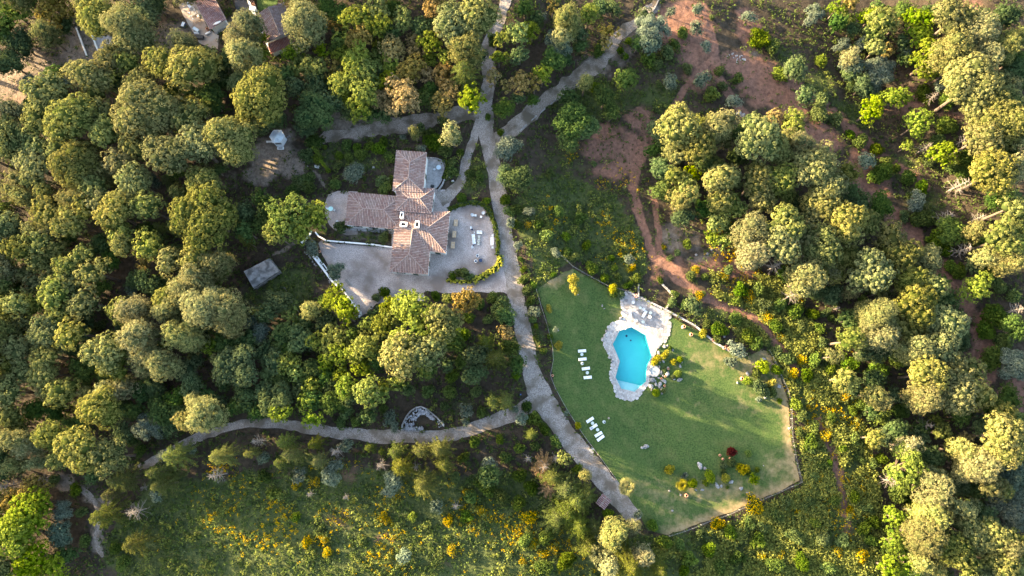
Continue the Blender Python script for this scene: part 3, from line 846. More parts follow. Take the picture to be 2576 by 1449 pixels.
# walls about the drive
wall_line('garden_wall', [WZ(1155,60), WZ(1200,115), WZ(1315,180), WZ(1983,235), (988,622)], .7, .28, M_WHITE, 'low white wall along the top edge of the gravel drive')
wall_line('curved_garden_wall', [WZ(900,160), WZ(945,210), WZ(1000,165), WZ(1040,120), WZ(1075,70), WZ(1082,30)], .6, .25, M_WHITE, 'curved white wall end beside the round grey olive')
bw = wall_line('bench_wall', [WZ(1125,425), WZ(1290,640), WZ(1400,790), WZ(1560,930), WZ(1700,1115), WZ(1785,1205)], .9, .4, M_WPAINT, 'white bench wall with seats along the drive\'s lower left edge')
for (x, y, L_, dk) in ((1175,480,2.2,False), (1265,590,2.0,True), (1430,800,.7,False), (1490,860,1.6,True)):
    p = W(*WZ(x, y), .5)
    s = MB().box((.1, 0, -.2), (.75, L_, .5)).build('seat', M_WPAINT, bw, (p.x + .25, p.y + .1, p.z), math.radians(36))
    if dk: MB().box((.1, 0, .06), (.4, L_ * .8, .05)).build('seat_recess', M_DARK, s)
ce = wall_line('rounded_wall_end', [WZ(1790,1225), WZ(1825,1250), WZ(1830,1290), WZ(1800,1325), WZ(1765,1328)], .8, .32, M_WPAINT, 'rounded white end piece of the bench wall under the yellow oak')
# dry stone edge under the bench wall
de = thing('rubble_edge', (0, 0, 0)); tag(de, 'row of loose brown stones below the white bench wall', 'stones')
# ---------------------------------------------------------------- stones
ROCKS = []
for k in range(7):
    m = MB(); bmesh.ops.create_icosphere(m.bm, subdivisions=3 if k < 4 else 2, radius=1.0)
    r = random.Random(k + 40)
    off = Vector((r.uniform(0, 50), r.uniform(0, 50), 0))
    planes = [Vector((r.uniform(-1, 1), r.uniform(-1, 1), r.uniform(-.2, 1))).normalized() for _ in range(9)]
    for v in m.bm.verts:
        q = v.co.copy()
        for pn in planes:                       # facets
            dd = q.dot(pn)
            if dd > .72: q -= pn * (dd - .72) * .85
        q *= 1 + .22 * mnoise.noise(q * 1.5 + off) + .08 * mnoise.noise(q * 4 + off)
        v.co = q
    ROCKS.append(m.mesh('boulder', M_STONE))
def rock(d, sx, sy, sz, rz, desc='grey boulder', group=None, parent=None, label=None, mat=None, var=None):
    p = W(*d)
    me = ROCKS[(var if var is not None else random.randrange(7)) % 7]
    o = newobj('stone' if parent is not None else 'boulder', me, parent, (p.x, p.y, p.z + sz * .35), rz)
    o.scale = (sx, sy, sz)
    if parent is None:
        if label: tag(o, label, 'boulder', group)
        else: reg(o, desc, 'boulder', group, d)
    return o
for k in range(46):
    t = k / 45
    a = WZ(1010 + 420 * t, 340 + 520 * t)
    rock((a[0] + random.uniform(-1.5, 3.5) - 3, a[1] + random.uniform(-2, 2) + 2), random.uniform(.14, .3), random.uniform(.12, .24), random.uniform(.1, .2), random.uniform(0, 3), parent=de, var=4 + k % 3)

# pool rockery: (pool sheet x, y, half length, half width, turn)
RK = [(434,402,26,20,40),(262,553,16,20,10),(245,605,16,22,-20),(216,657,20,24,0),(303,868,26,20,20),(333,913,22,17,10),
      (805,1135,42,38,20),(772,1085,22,24,0),(790,1208,30,34,30),(852,1186,19,30,0),(895,1195,26,40,-20),(935,1140,26,22,10),(958,1155,18,30,20),(920,1235,16,28,-25),
      (990,1065,26,34,-25),(1130,1130,38,24,20),(1140,970,16,28,10),(995,1000,18,22,0),(893,985,14,30,0),(912,1045,16,34,0),(940,915,16,24,20),(880,745,28,22,0),(955,735,26,22,0),(990,730,14,18,0),
      (885,815,20,26,10),(1052,782,15,19,0),(925,875,14,16,0),(845,1145,13,14,0),(830,1240,14,12,0),(922,1295,15,13,0),(885,1110,16,13,0),(935,1085,15,12,0),(1160,920,15,17,0),(800,1255,12,11,0),(1068,1125,18,14,0),(860,870,12,14,30),(900,925,10,12,0)]
for i, (x, y, a, b, t) in enumerate(RK):
    s = .021
    rock(PZ(x, y), a * s, b * s, min(a, b) * s * .9, math.radians(t), 'grey rockery boulder', 'boulders of the pool rockery', var=i)
rock(LZ(912, 1262), .85, .62, .5, .4, label='pale notched boulder standing alone on the lower lawn', var=2)
rock(LZ(868, 1276), .42, .34, .3, .1, label='small stone touching the pale notched lawn boulder', var=1)
for i, (x, y, a, b, t) in enumerate([(490,480,40,62,25),(560,520,30,25,0),(735,765,26,62,25),(795,775,22,22,0),(940,715,45,25,30),(1075,808,34,30,20),(430,825,26,14,-30),(527,828,34,18,0),(212,898,20,18,0),(55,842,18,15,0),(1228,910,16,14,0),(1400,485,10,9,0),(1165,870,26,16,0),(95,1125,24,18,10),(280,610,26,14,20)]):
    rock(FZ(x, y), a * .0165, b * .0165, min(a, b) * .013, math.radians(t), 'pale garden stone', 'stones in the lawn flower bed', var=i)
for i, (x, y, a, b) in enumerate([(700,1005,24,18),(470,695,22,30),(680,510,28,36),(880,860,22,18),(1020,1400,26,30),(170,215,18,24),(290,120,16,30)]):
    rock(EZ(x, y), a * .0194, b * .0194, .3, .5 * i, 'grey stone', 'stones along the lawn\'s right border', var=i)
for i, (x, y, a, b) in enumerate([(1253,660,14,24),(865,480,13,12),(1285,705,16,12),(555,1050,12,14)]):
    rock(NZ(x, y), a * .0159, b * .0159, .22, .3 * i, 'small grey stone', 'stones on the upper lawn', var=i)
for i, (x, y, a, b) in enumerate([(1290,1020,16,14),(1505,435,16,9),(1475,465,14,12),(1390,475,12,10),(1775,1365,14,12),(1700,1440,10,9)]):
    rock((1288 + x / 3, 483 + y / 3), a * .033, b * .033, .3, .3 * i, 'pale field stone', 'stones near the dirt track', var=i)
# the white ash and brush heap
for i in range(22):
    a = random.uniform(0, 6.28); q = random.random() ** .5
    rock((1848 + 28 * q * math.cos(a), 145 + 13 * q * math.sin(a)), random.uniform(.2, .5), random.uniform(.15, .4), random.uniform(.1, .25), a, 'pale rubble stone', 'rubble heap beside the dirt track', var=i)
for (x, y, a, b) in ((1710,860,30,16),(1740,872,28,18)):
    rock((1288 + x / 3, y / 3), a * .033, b * .033, .5, .4, 'big grey rock', 'rocks behind the right grove')

# ---------------------------------------------------------------- flagstones, pool, spa
def clip(poly, px, py, nx_, ny_):
    out = []
    for i in range(len(poly)):
        a = poly[i]; b = poly[(i + 1) % len(poly)]
        da = (a[0] - px) * nx_ + (a[1] - py) * ny_; db = (b[0] - px) * nx_ + (b[1] - py) * ny_
        if da <= 0: out.append(a)
        if da * db < 0:
            t = da / (da - db); out.append((a[0] + (b[0] - a[0]) * t, a[1] + (b[1] - a[1]) * t))
    return out
deckw = [tuple(W(*p)[:2]) for p in DECK]
zdeck = float(T(30, -10))
deck = struct(MB().build('pool_deck', M_MORTAR))
bpy.data.objects.remove(deck)
deck = sheet('pool_deck', DECK, M_MORTAR, .1, step=.8, holes=[POOL], rough=.3)
xs = [p[0] for p in deckw]; ys = [p[1] for p in deckw]
upper = [tuple(W(*PZ(*p))[:2]) for p in [(440,60),(1060,330),(1030,620),(960,680),(860,640),(760,560),(600,480),(470,410)]]
sites = []
rs = random.Random(3)
tries = 0
while tries < 26000:
    tries += 1
    x, y = rs.uniform(min(xs), max(xs)), rs.uniform(min(ys), max(ys))
    if not pip(x, y, deckw): continue
    if pip(x, y, poolw) and poldist(x, y, poolw + [poolw[0]]) > .12: continue
    dmin = .62 if pip(x, y, upper) else .4
    if all((x - a) ** 2 + (y - b) ** 2 > dmin * dmin for a, b, _ in sites): sites.append((x, y, dmin > .5))
S_ = np.array([(a, b) for a, b, _ in sites])
pa = sum(poolw[i][0] * poolw[(i + 1) % 11][1] - poolw[(i + 1) % 11][0] * poolw[i][1] for i in range(11))
sg = 1 if pa > 0 else -1
big, small = [], []
for i, (x, y, up) in enumerate(sites):
    d2 = ((S_ - S_[i]) ** 2).sum(1)
    nb = [j for j in np.argsort(d2)[1:16]]
    h = .75 if up else .5
    poly = [(x + h * math.cos(a), y + h * math.sin(a)) for a in [k * math.pi / 4 + .3 for k in range(8)]]
    for j in nb:
        mx_, my_ = (x + S_[j][0]) / 2, (y + S_[j][1]) / 2
        ddx, ddy = S_[j][0] - x, S_[j][1] - y; L = math.hypot(ddx, ddy)
        poly = clip(poly, mx_ - ddx / L * .022, my_ - ddy / L * .022, ddx / L, ddy / L)
        if len(poly) < 3: break
    if len(poly) < 3: continue
    # keep out of the pool: clip by the nearest pool edge
    if poldist(x, y, poolw + [poolw[0]]) < 1.2:
        for e in range(11):
            a, b = poolw[e], poolw[(e + 1) % 11]
            if poldist(x, y, [a, b]) < .8:
                ex, ey = b[0] - a[0], b[1] - a[1]; L = math.hypot(ex, ey)
                nx_, ny_ = -ey / L * sg, ex / L * sg       # points into the pool
                if (x - a[0]) * nx_ + (y - a[1]) * ny_ < .12:
                    poly = clip(poly, a[0] - nx_ * .02, a[1] - ny_ * .02, nx_, ny_)
                    if len(poly) < 3: break
    if len(poly) < 3: continue
    ar = abs(sum(poly[k][0] * poly[(k + 1) % len(poly)][1] - poly[(k + 1) % len(poly)][0] * poly[k][1] for k in range(len(poly)))) / 2
    if ar < .02: continue
    (big if up else small).append((ar, poly))
big.sort(key=lambda q: -q[0])
def stone_prism(V, F_, Tt, poly, z0, z1, tint):
    n = len(poly); b = len(V)
    cx_ = sum(p[0] for p in poly) / n; cy_ = sum(p[1] for p in poly) / n
    for p in poly: V.append((p[0], p[1], z0))
    for p in poly: V.append((cx_ + (p[0] - cx_) * .94, cy_ + (p[1] - cy_) * .94, z1))
    F_.append([b + n + k for k in range(n)]); Tt.append(tint)
    for k in range(n): F_.append([b + k, b + (k + 1) % n, b + n + (k + 1) % n, b + n + k]); Tt.append(tint)
def pieces_mesh(name, polys, mat, h0, h1):
    V, F_, Tt = [], [], []
    for _, p in polys:
        if sum(p[k][0] * p[(k + 1) % len(p)][1] - p[(k + 1) % len(p)][0] * p[k][1] for k in range(len(p))) < 0: p = p[::-1]
        z = zdeck_at(p)
        stone_prism(V, F_, Tt, p, z + .09, z + random.uniform(h0, h1), random.random() ** 2)
    me = bpy.data.meshes.new(name); me.from_pydata(V, [], F_); me.update()
    a = me.attributes.new('tint', 'FLOAT', 'FACE'); a.data.foreach_set('value', np.array(Tt, np.float32))
    me.materials.append(mat); return me
def zdeck_at(p): return float(T(p[0][0], p[0][1]))
for q in big[:280]:
    newobj('flagstone', pieces_mesh('flagstone', [q], M_FLAG, .135, .165), deck)
stuff(newobj('rim_stones', pieces_mesh('rim_stones', small + big[280:], M_RIM, .13, .165), deck))

pool = thing('swimming_pool', (0, 0, 0)); tag(pool, 'turquoise angular swimming pool with entry steps in the white stone deck', 'swimming pool')
M_POOL = surf('pool lining', (.035, .41, .43), (.045, .44, .46), scale=.4, rough=.6, c3=(.03, .385, .42), s3=.12)
M_STEP = surf('pool step', (.22, .46, .48), (.27, .49, .51), scale=.8, rough=.6)
m = MB()
n = 11; ZT, ZB = zdeck + .11, zdeck - 1.9
top = [m.bm.verts.new((p[0], p[1], ZT)) for p in poolw]; bot = [m.bm.verts.new((p[0], p[1], ZB)) for p in poolw]
for i in range(n): m.bm.faces.new((top[i], top[(i + 1) % n], bot[(i + 1) % n], bot[i]))
m.bm.faces.new(bot)
m.build('basin', M_POOL, pool)
# coping lip
m = MB()
outer = offset_poly(poolw, -.16)
for i in range(n):
    j = (i + 1) % n
    m.poly([(*poolw[i], ZT + .02), (*poolw[j], ZT + .02), (*outer[j], ZT + .02), (*outer[i], ZT + .02)])
    m.poly([(*poolw[i], ZT + .02), (*poolw[j], ZT + .02), (*poolw[j], ZT - .1), (*poolw[i], ZT - .1)])
m.build('coping', M_RIM, pool)
# steps across the lower end: level lines on the pool sheet
pin = offset_poly(poolw, .015)
steps = [((370,1125),(745,1215),-.95),((385,1150),(735,1232),-.72),((395,1178),(725,1258),-.5),((410,1206),(700,1278),-.3)]
for (a, b, dz) in steps:
    A_ = W(*PZ(*a)); B_ = W(*PZ(*b)); d = (B_ - A_).normalized()
    nx_, ny_ = -d.y, d.x                    # upward on the plan: away from the steps
    q = [tuple(v) for v in pin]
    q = clip(q, A_.x, A_.y, nx_, ny_)
    if len(q) >= 3: MB().prism(q, ZB + .01 + dz * .01, zdeck + dz).build('step', M_STEP, pool)
for (x, y, s) in ((503,612,.5),(554,665,.36)):
    p = W(*PZ(x, y), -1.9); MB().box((0, 0, .03), (s, s, .06)).build('drain', M_NAVY, pool, (p.x, p.y, ZB), math.radians(42))
mw, nt, N, Lk = nodes_of('pool water')
N.remove(N['Principled BSDF'])
tr = N.new('ShaderNodeBsdfTransparent'); tr.inputs[0].default_value = (.9, .99, 1, 1)
gl = N.new('ShaderNodeBsdfGlossy'); gl.inputs['Roughness'].default_value = .03
fr = N.new('ShaderNodeFresnel'); fr.inputs[0].default_value = 1.33
nz_ = N.new('ShaderNodeTexNoise'); nz_.inputs['Scale'].default_value = 1.6; nz_.inputs['Detail'].default_value = 3
bp = N.new('ShaderNodeBump'); bp.inputs['Strength'].default_value = .15; bp.inputs['Distance'].default_value = .05
Lk.new(nz_.outputs[0], bp.inputs['Height']); Lk.new(bp.outputs[0], gl.inputs['Normal']); Lk.new(bp.outputs[0], fr.inputs['Normal'])
ms = N.new('ShaderNodeMixShader'); Lk.new(fr.outputs[0], ms.inputs[0]); Lk.new(tr.outputs[0], ms.inputs[1]); Lk.new(gl.outputs[0], ms.inputs[2])
Lk.new(ms.outputs[0], N['Material Output'].inputs[0])
m = MB(); m.poly([(p.x, p.y, zdeck - .06) for p in offset_poly(poolw, .004)]); m.build('water', mw, pool)
for (x, y) in ((402,538),(490,530),(755,597)):
    p = W(*PZ(x, y), .16); MB().cyl((0, 0, 0), .14, .06).build('skimmer_lid', M_WPAINT, pool, (p.x, p.y, zdeck + .19))

spa = thing('spa_basin', W(*PZ(830,1030))); tag(spa, 'small round stone-rimmed basin with grey cover among the rockery boulders', 'spa')
m = MB()
for k in range(16):
    a = k * math.pi / 8
    m.box((math.cos(a) * 1.18, math.sin(a) * 1.25, .22), (.46 + .1 * math.sin(k * 3), .52, .4 + .06 * math.sin(k * 5)), a)
m.build('stone_rim', M_FLAG, spa, bevel=.04); MB().cyl((0, 0, .28), 1.04, .1, n=24).build('cover', surf('grey cover', (.2, .23, .25), (.27, .3, .32), scale=1.5), spa)
MB().cyl((0, 0, .36), .1, .08).build('cover_knob', M_METAL, spa)

# deck wall of pale stones and its continuation down to the lawn corner
def stone_wall(name, ptsD, h, w, label, step=.75, mat=None):
    o = thing(name, (0, 0, 0)); tag(o, label, 'wall')
    r = random.Random(len(label)); tot = 0
    for a, b in zip(ptsD[:-1], ptsD[1:]):
        A_, B_ = W(*a, h), W(*b, h); d = B_ - A_; L = Vector((d.x, d.y)).length; ang = math.atan2(d.y, d.x)
        c = (A_ + B_) / 2; zA = min(A_.z, B_.z) - h
        MB().box((0, 0, (h - .35) / 2 - .15), (L + .05, w * .86, h - .05)).build('wall_core', M_MORTAR, o, (c.x, c.y, zA), ang)
        k = 0.0
        while k < L - .1:
            l = min(r.uniform(step * .7, step * 1.3), L - k)
            q = A_ + d * ((k + l / 2) / L)
            MB().box((0, 0, 0), (l - .03, w * r.uniform(.92, 1.1), .3), taper=.9).build('coping_stone', mat or M_FLAG, o, (q.x, q.y, zA + h - .15 + r.uniform(-.03, .03)), ang + r.uniform(-.03, .03))
            k += l
    return o
stone_wall('deck_wall', [PZ(522,84), PZ(640,140), PZ(975,300), PZ(1330,492), (1800,862), (1835,882)], .75, .42, 'long pale stone wall running along the top right side of the pool deck')
stone_wall('retaining_wall', [PZ(930,-5), PZ(1000,60), PZ(1058,125), PZ(1052,175), PZ(975,290)], .9, .4, 'bent grey retaining wall above the pool deck', mat=M_STONE)
stone_wall('retaining_wall', [PZ(650,-10), PZ(650,145)], .9, .28, 'short thin retaining wall meeting the top of the pool deck', mat=M_STONE)
stone_wall('track_wall', [(1660,-8),(1650,14),(1638,32)], .8, .4, 'short grey stone wall piece at the top edge of the photo', mat=M_STONE)
stone_wall('track_wall', [(1303,332),(1325,312),(1350,290),(1372,272),(1400,248),(1440,222)], .5, .3, 'low broken stone edging below the old stone track', step=.9, mat=M_STONE)
stone_wall('terrace_wall', [HZ(1080,160),HZ(1180,168),HZ(1250,195),HZ(1275,260)], .6, .3, 'low stone wall round the top of the small terrace', mat=M_STONE)
stone_wall('terrace_wall', [HZ(1262,390),HZ(1240,440),HZ(1190,515)], .6, .4, 'low stone wall round the lower right of the small terrace', mat=M_STONE)
stone_wall('bed_edging', [GZ(1540,810),GZ(1600,890),GZ(1660,960),GZ(1730,1010)], .25, .25, 'short line of edging stones right of the gazebo clearing', mat=M_STONE)

# ---------------------------------------------------------------- the stone-filled enclosure by the lower road
en = thing('stone_enclosure', (0, 0, 0)); tag(en, 'walled half-round pit of rubble beside the lower road', 'enclosure')
arc = [RZ(*p) for p in [(625,1005),(650,850),(770,600),(890,450),(1050,340),(1200,315),(1390,395),(1530,520),(1680,640),(1800,770),(1885,890)]]
for a, b in zip(arc[:-1], arc[1:]):
    A_, B_ = W(*a), W(*b); d = B_ - A_; c = (A_ + B_) / 2
    MB().box((0, 0, .3), (d.length + .12, .32, .9)).build('wall_run', M_STONE, en, (c.x, c.y, c.z), math.atan2(d.y, d.x))
A_, B_ = W(*RZ(640,1050)), W(*RZ(1720,1040)); d = B_ - A_
MB().box((0, 0, .1), (d.length, .22, .5)).build('front_kerb', M_STONE, en, tuple((A_ + B_) / 2), math.atan2(d.y, d.x))
PALEST = surf('pale rubble', (.2, .2, .215), (.34, .34, .36), scale=3, rnd=.3)
SL = []
for k in range(5):
    m = MB(); m.box((0, 0, 0), (1, 1, 1)); r = random.Random(k)
    for v in m.bm.verts: v.co += Vector((r.uniform(-.2, .2), r.uniform(-.2, .2), r.uniform(-.15, .15)))
    SL.append(m.mesh('rubble', PALEST, bevel=.06))
cnt = 0; r = random.Random(12)
while cnt < 120:
    t = r.random(); s_ = r.random() ** .8
    k = t * 8.2; i = int(k); f = k - i
    ax = arc[i][0] * (1 - f) + arc[i + 1][0] * f; ay = arc[i][1] * (1 - f) + arc[i + 1][1] * f
    cxx, cyy = RZ(1350, 760)
    q = (ax + (cxx - ax) * (.07 + .42 * s_), ay + (cyy - ay) * (.07 + .42 * s_))
    p = W(*q); z = r.uniform(.05, .5) * (1 - s_ * .6)
    L_ = r.uniform(.3, .62); wd = r.uniform(.12, .42)
    o = newobj('stone', SL[cnt % 5], en, (p.x, p.y, p.z + z), 0); o.rotation_euler = (r.uniform(-.4, .4), r.uniform(-.4, .4), r.uniform(0, 3.1)); o.scale = (L_, wd, r.uniform(.1, .25))
    cnt += 1
for k in range(24):
    p = W(*RZ(665 + k * 26, 965 + r.uniform(-15, 15)))
    o = newobj('upright_stone', SL[k % 5], en, (p.x, p.y, p.z + .35), 0); o.rotation_euler = (0, 0, math.radians(90 + r.uniform(-10, 10))); o.scale = (r.uniform(.55, .95), .15, r.uniform(.3, .6))
for k in range(26):
    p = W(*RZ(1700 + r.uniform(0, 180), 730 + r.uniform(0, 190)))
    o = newobj('stone', SL[k % 5], en, (p.x, p.y, p.z + r.uniform(.1, .5)), 0); o.rotation_euler = (r.uniform(-.3, .3), 0, r.uniform(0, 3)); o.scale = (r.uniform(.2, .4), .16, .14)

# ---------------------------------------------------------------- gazebo
gb = thing('gazebo', W(*GZ(1055, 372)) ); tag(gb, 'white hexagonal gazebo with frosted roof in the dirt clearing', 'gazebo')
R_ = 1.95
hexp = [(R_ * math.cos(math.radians(62 + 60 * k)), R_ * math.sin(math.radians(62 + 60 * k))) for k in range(6)]
MB().prism([(x * 1.02, y * 1.02) for x, y in hexp], -.1, .14).build('floor', M_COURT, gb)
for x, y in hexp: MB().box((x * .93, y * .93, 1.3), (.14, .14, 2.4), math.atan2(y, x)).build('post', M_WPAINT, gb)
M_FROST = surf('frosted roof', (.45, .5, .54), (.68, .72, .75), scale=1.8, rough=.4)
for k in range(6):
    a, b = hexp[k], hexp[(k + 1) % 6]
    MB().poly([(a[0] * .97, a[1] * .97, 2.5), (b[0] * .97, b[1] * .97, 2.5), (b[0] * .04, b[1] * .04, 3.05), (a[0] * .04, a[1] * .04, 3.05)]).build('roof_panel', M_FROST, gb)
    m = MB(); m.tube([(a[0], a[1], 2.5), (0, 0, 3.1)], .05, 4); m.build('roof_rib', M_WPAINT, gb)
    mid = ((a[0] + b[0]) / 2, (a[1] + b[1]) / 2); L_ = math.hypot(b[0] - a[0], b[1] - a[1]); an = math.atan2(b[1] - a[1], b[0] - a[0])
    MB().box((mid[0], mid[1], 2.47), (L_ + .1, .14, .18), an).build('ring_beam', M_WPAINT, gb)
    if k in (4, 3, 0): MB().box((mid[0] * .97, mid[1] * .97, .55 if k != 4 else 1.2), (L_ - .12, .06, .85 if k != 4 else 2.2), an).build('side_panel', M_WPAINT, gb)
MB().cyl((0, 0, 3.12), .16, .12, n=6).build('finial', M_WPAINT, gb)
m = MB(); m.box((.28, -2.25, .14), (1.7, .8, .28)); m.build('step', M_WPAINT, gb, bevel=.03)
MB().box((.28, -2.3, .3), (1.1, .4, .05)).build('door_mat', M_METAL, gb)
for i, (x, y, l_, an, lb) in enumerate([(845,415,1.7,0,'white plank bench against the left side of the gazebo'), (1222,320,1.3,35,'small white-framed bench at the right side of the gazebo')]):
    b_ = thing('garden_bench', W(*GZ(x, y)), math.radians(an)); tag(b_, lb, 'bench')
    for s in (-.13, .13): MB().box((0, s, .43), (l_, .2, .05)).build('plank', M_GREYWOOD if i else M_WPAINT, b_)
    for s in (-1, 1): MB().box((s * l_ * .4, 0, .2), (.08, .42, .4)).build('leg', M_WPAINT, b_)
tb = thing('stone_slab_table', W(*GZ(1815, 930)), math.radians(-12)); tag(tb, 'pale rectangular slab table right of the gazebo clearing', 'table')
MB().box((0, 0, .62), (1.42, .74, .09)).build('slab', M_RIM, tb, bevel=.02)
for s in (-.45, .45): MB().box((s, 0, .28), (.2, .5, .58)).build('support', M_STONE, tb)
for (x, y, s, lb, rz) in ((512,272,.62,'square pale stone block on the grass left of the top wing',20), (1317,370,.5,'small pale block among bushes right of the small terrace',10), (1350,415,.6,'pale stone block on the bank beside the garden path',30)):
    o = MB().box((0, 0, .2), (s, s * .85, .4)).build('stone_block', M_RIM, None, tuple(W(*HZ(x, y))), math.radians(rz), bevel=.04); tag(o, lb, 'block')

# ---------------------------------------------------------------- concrete shed with the green lid
cs = [W(*WZ(*p), 2.2) for p in ((80,650),(465,440),(620,640),(225,905))]
sh = thing('concrete_shed', (0, 0, 0)); tag(sh, 'flat grey concrete shed with corrugated half roof and round green lid', 'shed')
zs = cs[0].z
P4 = [tuple(p[:2]) for p in cs]
MB().prism([tuple(p) for p in offset_poly(P4, .12)], zs - 2.6, zs - .12).build('wall', M_CONC, sh)
midA = WA(*WZ(150,765), zs); midB = WA(*WZ(545,570), zs)
MB().prism([P4[0], P4[1], midB[:2], midA[:2]], zs - .12, zs + .03).build('roof_slab', M_CONC, sh)
# corrugated half
ca_, cb_ = Vector(midA), Vector(midB); cc_, cd_ = Vector((*P4[3], zs - .2)), Vector((*P4[2], zs - .2))
V = []; F_ = []; nn = 38
for k in range(nn + 1):
    t = k / nn
    for q in range(2):
        a = (ca_ if q == 0 else cb_).lerp(cc_ if q == 0 else cd_, t); V.append((a.x, a.y, a.z + .07 + .045 * math.cos(k * math.pi / 1.5)))
for k in range(nn): F_.append((2 * k, 2 * k + 1, 2 * k + 3, 2 * k + 2))
cr = newobj('corrugated_roof', np_mesh('corrugated_roof', V, F_, M_GREYWOOD), sh)
p = WA(*WZ(288,602), zs); ld = MB().cyl((0, 0, .12), .66, .24, n=24).build('round_lid', surf('green lid', (.16, .33, .27), (.22, .4, .33), scale=3), sh, (p.x, p.y, zs + .03))
MB().cyl((0, 0, .27), .14, .08).build('lid_handle', M_METAL, ld)
for k in range(30):
    q = (WZ(225, 905)[0] + (WZ(620, 640)[0] - WZ(225, 905)[0]) * k / 29, WZ(225, 905)[1] + (WZ(620, 640)[1] - WZ(225, 905)[1]) * k / 29)
    rock((q[0] + .5, q[1] + 1), random.uniform(.12, .25), .14, .14, k, parent=sh, var=k)
    sh.children[-1].location.z = zs - .1

# small tiled hut by the lower end of the road
hu = thing('tiled_hut', (0, 0, 0)); tag(hu, 'little hut with tile roof between the cypresses and the road', 'hut')
zt = float(T(22, -54))
cD = (1288 + 690 / 3, 966 + 888 / 3)
def hutp(u, v, z):
    a = math.radians(38); x = cD[0] + (u * math.cos(a) - v * math.sin(a)) * 10; y = cD[1] + (u * math.sin(a) + v * math.cos(a)) * 10
    return tuple(WA(x, y, zt + z))
e = [hutp(-1.3, 1.5, 2.1), hutp(1.3, 1.5, 2.1), hutp(1.3, -1.5, 2.1), hutp(-1.3, -1.5, 2.1)]
q1, q2 = hutp(0, -1.5, 2.7), hutp(0, 1.5, 2.7)
roof(hu, [[e[0], e[3], q1, q2], [e[1], e[2], q1, q2]], [(q1, q2)], None, 0, mat=M_TILE2)
MB().prism([tuple(p) for p in offset_poly(e, .25)], zt - .4, zt + 2.15).build('wall', M_WHITE, hu)
MB().box((0, 0, 1), (.9, .1, 1.9)).build('door', M_WOOD, hu, (hutp(-1.08, 0, 0)[0], hutp(-1.08, 0, 0)[1], zt), math.radians(52))

# concrete slab at the roadside of the lawn
cvr = thing('manhole_slab', W(*LZ(271, 1310)), math.radians(-35)); tag(cvr, 'square grey concrete slab at the lawn edge near the lower loungers', 'slab')
MB().box((0, 0, .09), (1.2, 1.2, .18)).build('slab', M_COURT, cvr, bevel=.02); MB().box((.08, -.05, .2), (.4, .3, .05)).build('hatch', M_METAL, cvr)
cvr2 = thing('valve_box', W(*EZ(880, 860)), math.radians(-15)); tag(cvr2, 'small grey valve box on bare earth at the lawn\'s right border', 'box')
MB().box((0, 0, .12), (.75, .75, .3)).build('box', M_COURT, cvr2); MB().box((0, 0, .29), (.5, .5, .05)).build('lid', M_METAL, cvr2)

# ---------------------------------------------------------------- lawn fence: posts and wires
M_POST = surf('fence post', (.15, .15, .135), (.23, .23, .21), scale=4)
def fence(name, ptsD, label, gap=2.4, h=1.3):
    o = thing(name, (0, 0, 0)); tag(o, label, 'fence')
    pl = [W(*p) for p in ptsD]
    posts = []
    for a, b in zip(pl[:-1], pl[1:]):
        nn = max(1, round((b - a).length / gap))
        posts += [a.lerp(b, k / nn) for k in range(nn)]
    posts.append(pl[-1])
    pm = MB().cyl((0, 0, h / 2 - .1), .06, h + .2, n=6).mesh('post', M_POST)
    for p in posts: newobj('post', pm, o, (p.x, p.y, float(T(p.x, p.y))))
    for z in (.35, .8, 1.22):
        m = MB(); m.tube([(p.x, p.y, float(T(p.x, p.y)) + z) for p in posts], 0.014 if z < 1.2 else .025, 4); m.build('wire' if z < 1.2 else 'top_rail', M_POST, o)
    return o
fence('lawn_fence', [(1349,730),(1362,775),(1375,815),(1389,870),(1392,905),(1384,945),(1397,978),(1428,1034),(1470,1098),(1520,1165),(1566,1228)], 'thin wire fence between the road and the lawn')
fence('lawn_fence', [(1412,645),(1441,672),(1486,698),(1527,720),(1574,733)], 'thin fence along the top edge of the lawn left of the deck')
fence('lawn_fence', [(1932,882),(1948,912),(1962,945),(1980,985),(1988,1030),(1990,1100),(2002,1165),(2014,1212)], 'pale wire fence along the right edge of the lawn')
fence('lawn_fence', [(2014,1212),(1940,1245),(1885,1268),(1830,1294),(1740,1328),(1682,1347)], 'wire fence along the lower edge of the lawn')
# ---------------------------------------------------------------- loungers, tables and chairs
def copy_tree(o, parent=None):
    c = o.copy(); COL.objects.link(c); c.parent = parent
    for ch in o.children: copy_tree(ch, c)
    return c
PROTO = {}
def place(kind, d, ang, dz=0.0):
    """ang: plan angle in degrees, anticlockwise"""
    if kind not in PROTO:
        PROTO[kind] = BUILD[kind](); o = PROTO[kind]
    else: o = copy_tree(PROTO[kind])
    o.location = W(*d) + Vector((0, 0, dz)); o.rotation_euler = (0, 0, math.radians(ang))
    return o
def b_lounger():
    o = thing('sun_lounger', (0, 0, 0))
    for s in (-.33, .33): MB().box((0, s, .3), (1.95, .06, .07)).build('side_rail', M_WPAINT, o)
    for x in (-.8, .8):
        for s in (-.33, .33): MB().box((x, s, .14), (.06, .06, .3)).build('leg', M_WPAINT, o)
    MB().box((.3, 0, .36), (1.3, .62, .06)).build('seat', M_WPAINT, o)
    MB().box((0, 0, 0), (.7, .62, .06)).build('backrest', M_WPAINT, o, (-.66, 0, .47)).rotation_euler = (0, math.radians(22), 0)
    for x in (-.98, .98): MB().box((x, 0, .3), (.05, .74, .06)).build('crossbar', M_WPAINT, o)
    return o
